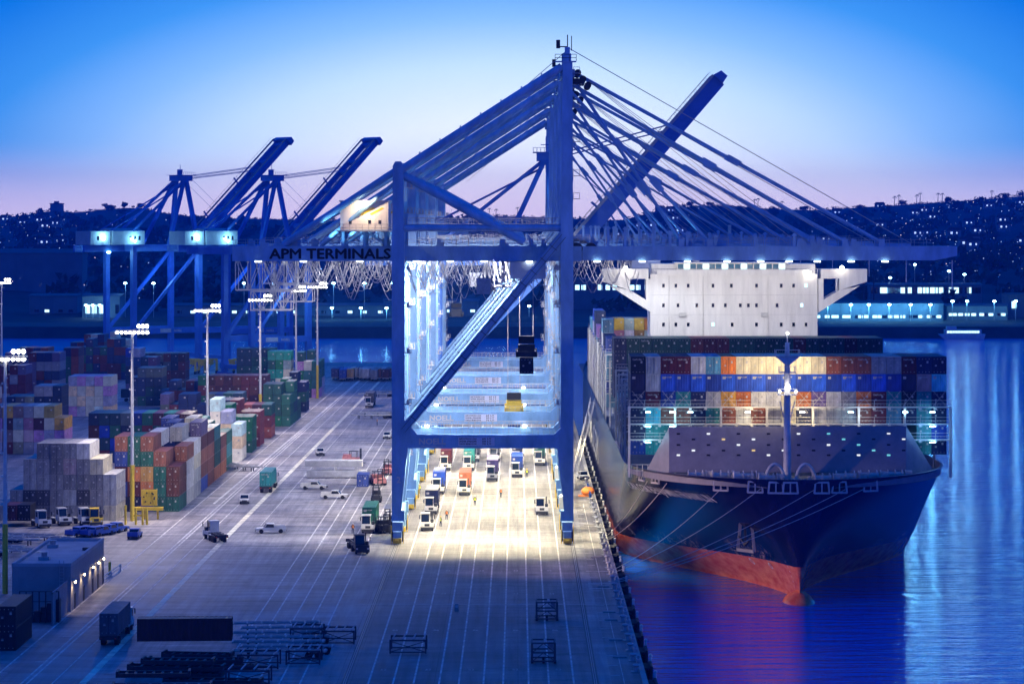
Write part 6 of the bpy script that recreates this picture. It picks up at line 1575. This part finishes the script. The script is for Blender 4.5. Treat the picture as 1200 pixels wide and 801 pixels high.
# dark container at the lower left edge
Y = gY(762); 
for ti in range(2): box(PX(18.5, Y) - 2.44, Y, ti * 2.9, 'black', 'almost black container at the lower left edge of the picture, %s one' % ('lower', 'upper')[ti], 'lone containers', 12.19, 2.9)
# ---------------- foreground racks, flats, frames in the lower part
M_FRAME = mat('rack_steel', (.05, .055, .08), .6, .2, .3, 1.5); M_FRAMEL = mat('rack_steel_pale', (.30, .30, .34), .55, .2, .3, 1.5)
def cage(px, py, label, w=2.9, d=3.2, h=2.6):
    Y = gY(py); X = PX(px, Y); t = thing('steel_cage', (X, Y, 0), label, 'steel cage', 'steel cages on the dark apron'); g = MB()
    for x in (-w / 2, w / 2):
        for y in (0, d): g.box(X + x - .12, Y + y - .12, .2, X + x + .12, Y + y + .12, h)
    for z in (.3, 1.4, h):
        for y in (0, d): g.box(X - w / 2, Y + y - .09, z - .09, X + w / 2, Y + y + .09, z + .09)
        for x in (-w / 2, w / 2): g.box(X + x - .09, Y, z - .09, X + x + .09, Y + d, z + .09)
    for a, b_ in ((-w / 2, 0), (w / 2, 0)): g.beam((X + a, Y - .02, .3), (X + b_, Y - .02, 1.4), .1, .1); g.beam((X + a, Y - .02, 1.4), (X + b_, Y - .02, h), .1, .1)
    g.build('frame', M_FRAME, t)
    g = MB(); g.box(X + .05, Y + .2, h, X + .4, Y + d - .2, h + .12); g.box(X + w / 2 - .9, Y + .6, h - .9, X + w / 2 - .2, Y + 1.4, h + .12); g.build('platform', M_FRAMEL, t)
    g = MB()
    for x in (-w / 2, 0, w / 2): g.tube((X + x - .15, Y + .3, .22), (X + x + .15, Y + .3, .22), .22, 8); g.tube((X + x - .15, Y + d - .3, .22), (X + x + .15, Y + d - .3, .22), .22, 8)
    g.build('wheel', M_TYRE, t)
cage(641, 727, 'farther steel cage on wheels at the right of the dark apron'); cage(637, 777, 'nearer steel cage on wheels at the right of the dark apron')
def rack(px, py, label, w=4.6, d=4.0, h=1.9):
    Y = gY(py); X = PX(px, Y); t = thing('saddle_rack', (X, Y, 0), label, 'steel rack', 'low steel racks on the dark apron'); g = MB()
    for x in (-w / 2, w / 2):
        for y in (0, d): g.box(X + x - .1, Y + y - .1, .1, X + x + .1, Y + y + .1, h)
    for y in (0, d): g.box(X - w / 2, Y + y - .1, h - .2, X + w / 2, Y + y + .1, h); g.box(X - w / 2, Y + y - .08, .2, X + w / 2, Y + y + .08, .35)
    g.beam((X - w / 2, Y - .02, .3), (X + w / 2, Y - .02, h - .2), .1, .1); g.beam((X + w / 2, Y - .02, .3), (X - w / 2, Y - .02, h - .2), .1, .1); g.build('frame', M_FRAME, t)
    for k in range(4): g = MB(); x = X - w / 2 + .3 + k * (w - .6) / 3; g.beam((x, Y - .2, h + .09), (x + .2, Y + d + .5, h + .09), .16, .16); g.build('bar', M_FRAMEL, t)
rack(478, 766, 'low rack with sloping bars alone on the dark apron below the crane'); rack(359, 752, 'low rack right of the flat stack, upper left of the four', 4.2); rack(397, 755, 'low rack at the concrete strip, right of its twin', 4.0)
rack(302, 784, 'low rack in front of the long dark container', 5.0); rack(355, 779, 'low dark rack below the twin racks', 4.2); rack(290, 803, 'low rack cut by the lower edge of the picture', 5.2, 3.4)
Y = gY(716); X = PX(535, Y); t = thing('traffic_block', (X, Y, 0), 'small pale block standing on the dark apron at the cross line', 'block'); g = MB(); g.prism([(X - .35, 0), (X + .35, 0), (X + .25, 1.1), (X - .25, 1.1)], 'y', Y, Y + .9); g.build('body', M_CONC, t); g = MB(); g.box(X - .2, Y - .02, .55, X + .2, Y, .95); g.build('plate', M_WHITE, t)
# long dark container and the pile of flat racks at the bottom left
Y = gY(768); o = box(PX(272, Y), Y, 2.5, 'maroon', 'long dark container lying crosswise on the pile of flats', 'lone containers', 12.19, 2.9, jit=0); o.rotation_euler = (0, 0, R(93)); o.location = (PX(272, Y) , Y - .3, 2.0)
random.seed(31)
def flat(px, py, z, rz, label, Ln=12.0, m=None):
    Y = gY(py); X = PX(px, Y); t = thing('flat_rack', (X, Y, z), label, 'flat rack', 'pile of empty flat racks'); g = MB()
    g.box(X - Ln / 2, Y - 1.2, z, X + Ln / 2, Y - 1.0, z + .5); g.box(X - Ln / 2, Y + 1.0, z, X + Ln / 2, Y + 1.2, z + .5)
    for k in range(9): x = X - Ln / 2 + k * (Ln - .3) / 8; g.box(x, Y - 1, z + .12, x + .3, Y + 1, z + .42)
    g.build('frame', m or M_DARK, t); g = MB()
    for x in (X - Ln / 2, X + Ln / 2 - .3): g.box(x, Y - 1.15, z + .5, x + .3, Y + 1.15, z + .72)
    g.build('end_frame', M_DARK, t); t.rotation_euler = (0, 0, rz)
pos = [(232, 776, .75, 'under the long dark container, upper'), (228, 777, .05, 'under the long dark container, lower'), (245, 784, .05, 'middle of the pile, lower'), (243, 783, .78, 'middle of the pile, upper'), (205, 792, .05, 'near left of the pile, lower'),
       (207, 791, .78, 'near left of the pile, middle'), (209, 790.5, 1.5, 'near left of the pile, top'), (190, 806, .05, 'lowest, red one cut by the bottom edge'), (250, 800, .05, 'right of the red one at the bottom edge'), (180, 799, .8, 'left end of the pile')]
for k, (px, py, z, lb) in enumerate(pos): flat(px, py, z, R(random.uniform(-7, 7)), 'empty dark flat rack, ' + lb, 12 if k % 3 else 9, M_PINK if k == 7 else None)
for k in range(7): put_ch(272 + (k % 2) * 10, 738 + k * 5.5, R(-84 - k), 'empty chassis with pale beams right of the long dark container, %s from the top' % ORD[k])
# ---------------- quay edge: fenders, bollards, cabinets
M_FEND = mat('fender_panel', (.02, .02, .024), .8, 0, .2, 1)
for k in range(31):
    y = 345 + k * 13.2; t = thing('quay_fender', (QX + .6, y, -1), 'black fender panel on the quay wall, %s from the near end' % (ORD[k] if k < 20 else 'number %d' % (k + 1)), 'fender', 'fenders along the quay wall')
    g = MB(); g.box(QX + .9, y - 2.4, -4.4, QX + 1.25, y + 2.4, -.1); g.build('panel', M_FEND, t)
    g = MB(); g.prism([(QX, -2.4), (QX + .9, -2.9), (QX + .9, -1.2), (QX, -.8)], 'y', y - 1.2, y + 1.2); g.box(QX, y - 2.2, -.5, QX + .9, y + 2.2, -.35); g.build('rubber_block', M_RUBBER, t)
    g = MB(); g.tube((QX + 1.15, y + 2.2, -.2), (QX + 1.15, y + 2.2, .5), .16, 6); g.ball((QX + 1.15, y + 2.2, .6), .24, 0, 8, 4); g.build('reflector_knob', M_WHITE, t)
for k in range(30):
    y = 351 + k * 13.2 / 1.5; t = thing('mooring_bollard', (14.7, y, 0), 'pale steel bollard on the quay edge, %s from the near end' % (ORD[k] if k < 20 else 'number %d' % (k + 1)), 'bollard', 'mooring bollards along the quay')
    if k == 0:
        g = MB(); g.tube((14.7, y, 0), (14.7, y, .75), .3, 10, 0, .24); g.ball((14.7, y, .8), .42, 0, 10, 5, 1.2, 1, .55); pm = g.build('post', M_STEEL, t).data; g = MB(); g.box(14.1, y - .5, 0, 15.05, y + .5, .08); bm_ = g.build('base', M_STEEL, t).data
    else:
        for nm, dd in (('post', pm), ('base', bm_)): o = bpy.data.objects.new(nm, dd); COL.objects.link(o); o.parent = t
for k, y in enumerate((362, 377, 396, 404, 432, 470, 520)):
    g = MB(); g.box(12.2, y, 0, 14.0, y + 1.1, .16); g.box(12.25, y + .1, .16, 13.95, y + 1.0, .2); tag(g.build('service_hatch', M_CONC), 'pale service hatch cover at the quay edge, %s from the near end' % ORD[k], 'hatch cover', 'hatch covers at the quay edge')
# cable rollers and small posts at the kerb
for k in range(26):
    y = 356 + k * 8.8; g = MB(); g.box(15.0, y, .28, 15.5, y + 1.6, .75); g.box(15.1, y + .3, .75, 15.4, y + .6, 1.2); tag(g.build('kerb_cleat', M_STEEL), 'small steel cleat on the quay kerb, %s from the near end' % (ORD[k] if k < 20 else 'number %d' % (k + 1)), 'cleat', 'cleats along the quay kerb')
# gangway from ship side to the quay, orange buoy and blue screens
a = Vector((11.2, gY(574), .4)); b_ = Vector((17.6, gY(574) + 75, 13.6)); t = thing('gangway', tuple(a), 'long steel gangway rising from the quay to the ship side', 'gangway')
g = MB()
for o_ in (-.5, .5):
    g.beam(a + Vector((o_, 0, 0)), b_ + Vector((o_, 0, 0)), .12, .4)
    g.beam(a + Vector((o_, 0, 1.1)), b_ + Vector((o_, 0, 1.1)), .07, .07)
    for k in range(40): p = a.lerp(b_, k / 39) + Vector((o_, 0, 0)); g.beam(p, p + Vector((0, 0, 1.1)), .06, .06)
g.build('railing', M_WHITE, t)
g = MB()
for k in range(60): p = a.lerp(b_, k / 59); g.box(p.x - .5, p.y - .15, p.z, p.x + .5, p.y + .15, p.z + .05)
g.build('step', M_STEEL, t)
Y = gY(581); g = MB(); X = PX(689, Y); g.ball((X, Y, 1.0), 1.15, 0, 12, 8, 1.2, 1, .85); g.box(X - 1.9, Y - .6, 0, X + 1.3, Y + .6, .25); tag(g.build('orange_safety_net', M_ORANGE), 'bright orange bundle on the quay beside the gangway foot', 'safety bundle')
for k in range(5):
    Y = gY(575 + k * 3.2); g = MB(); g.box(14.5, Y, .3, 14.56, Y + 3.6, 1.5); g.box(14.4, Y, .28, 14.7, Y + .15, 1.6); tag(g.build('blue_screen', M_BLUEP), 'blue safety screen panel at the quay edge, %s towards the viewer' % ORD[k], 'screen', 'blue safety screens at the quay edge')
o = dup(pk, (PX(683, gY(561)), gY(561), 0), R(10), 'white pickup half hidden right of the crane leg near the ship', 'white pickups on the yard')
print('containers', NB[0])
# ================================================================== evening air
g = MB(); g.box(-3400, -320, -15, 3400, 4600, 135)
hm = bpy.data.materials.new('evening_haze'); hm.use_nodes = True; hn = hm.node_tree.nodes; hn.clear()
ho = hn.new('ShaderNodeOutputMaterial'); pv = hn.new('ShaderNodeVolumePrincipled'); pv.inputs['Color'].default_value = (.08, .32, 1, 1); pv.inputs['Density'].default_value = 1.25e-4; pv.inputs['Anisotropy'].default_value = .2
hm.node_tree.links.new(pv.outputs[0], ho.inputs['Volume'])
o = g.build('haze', hm); o['kind'] = 'stuff'; o['label'] = 'thin blue evening haze over the harbour'; o['category'] = 'haze'
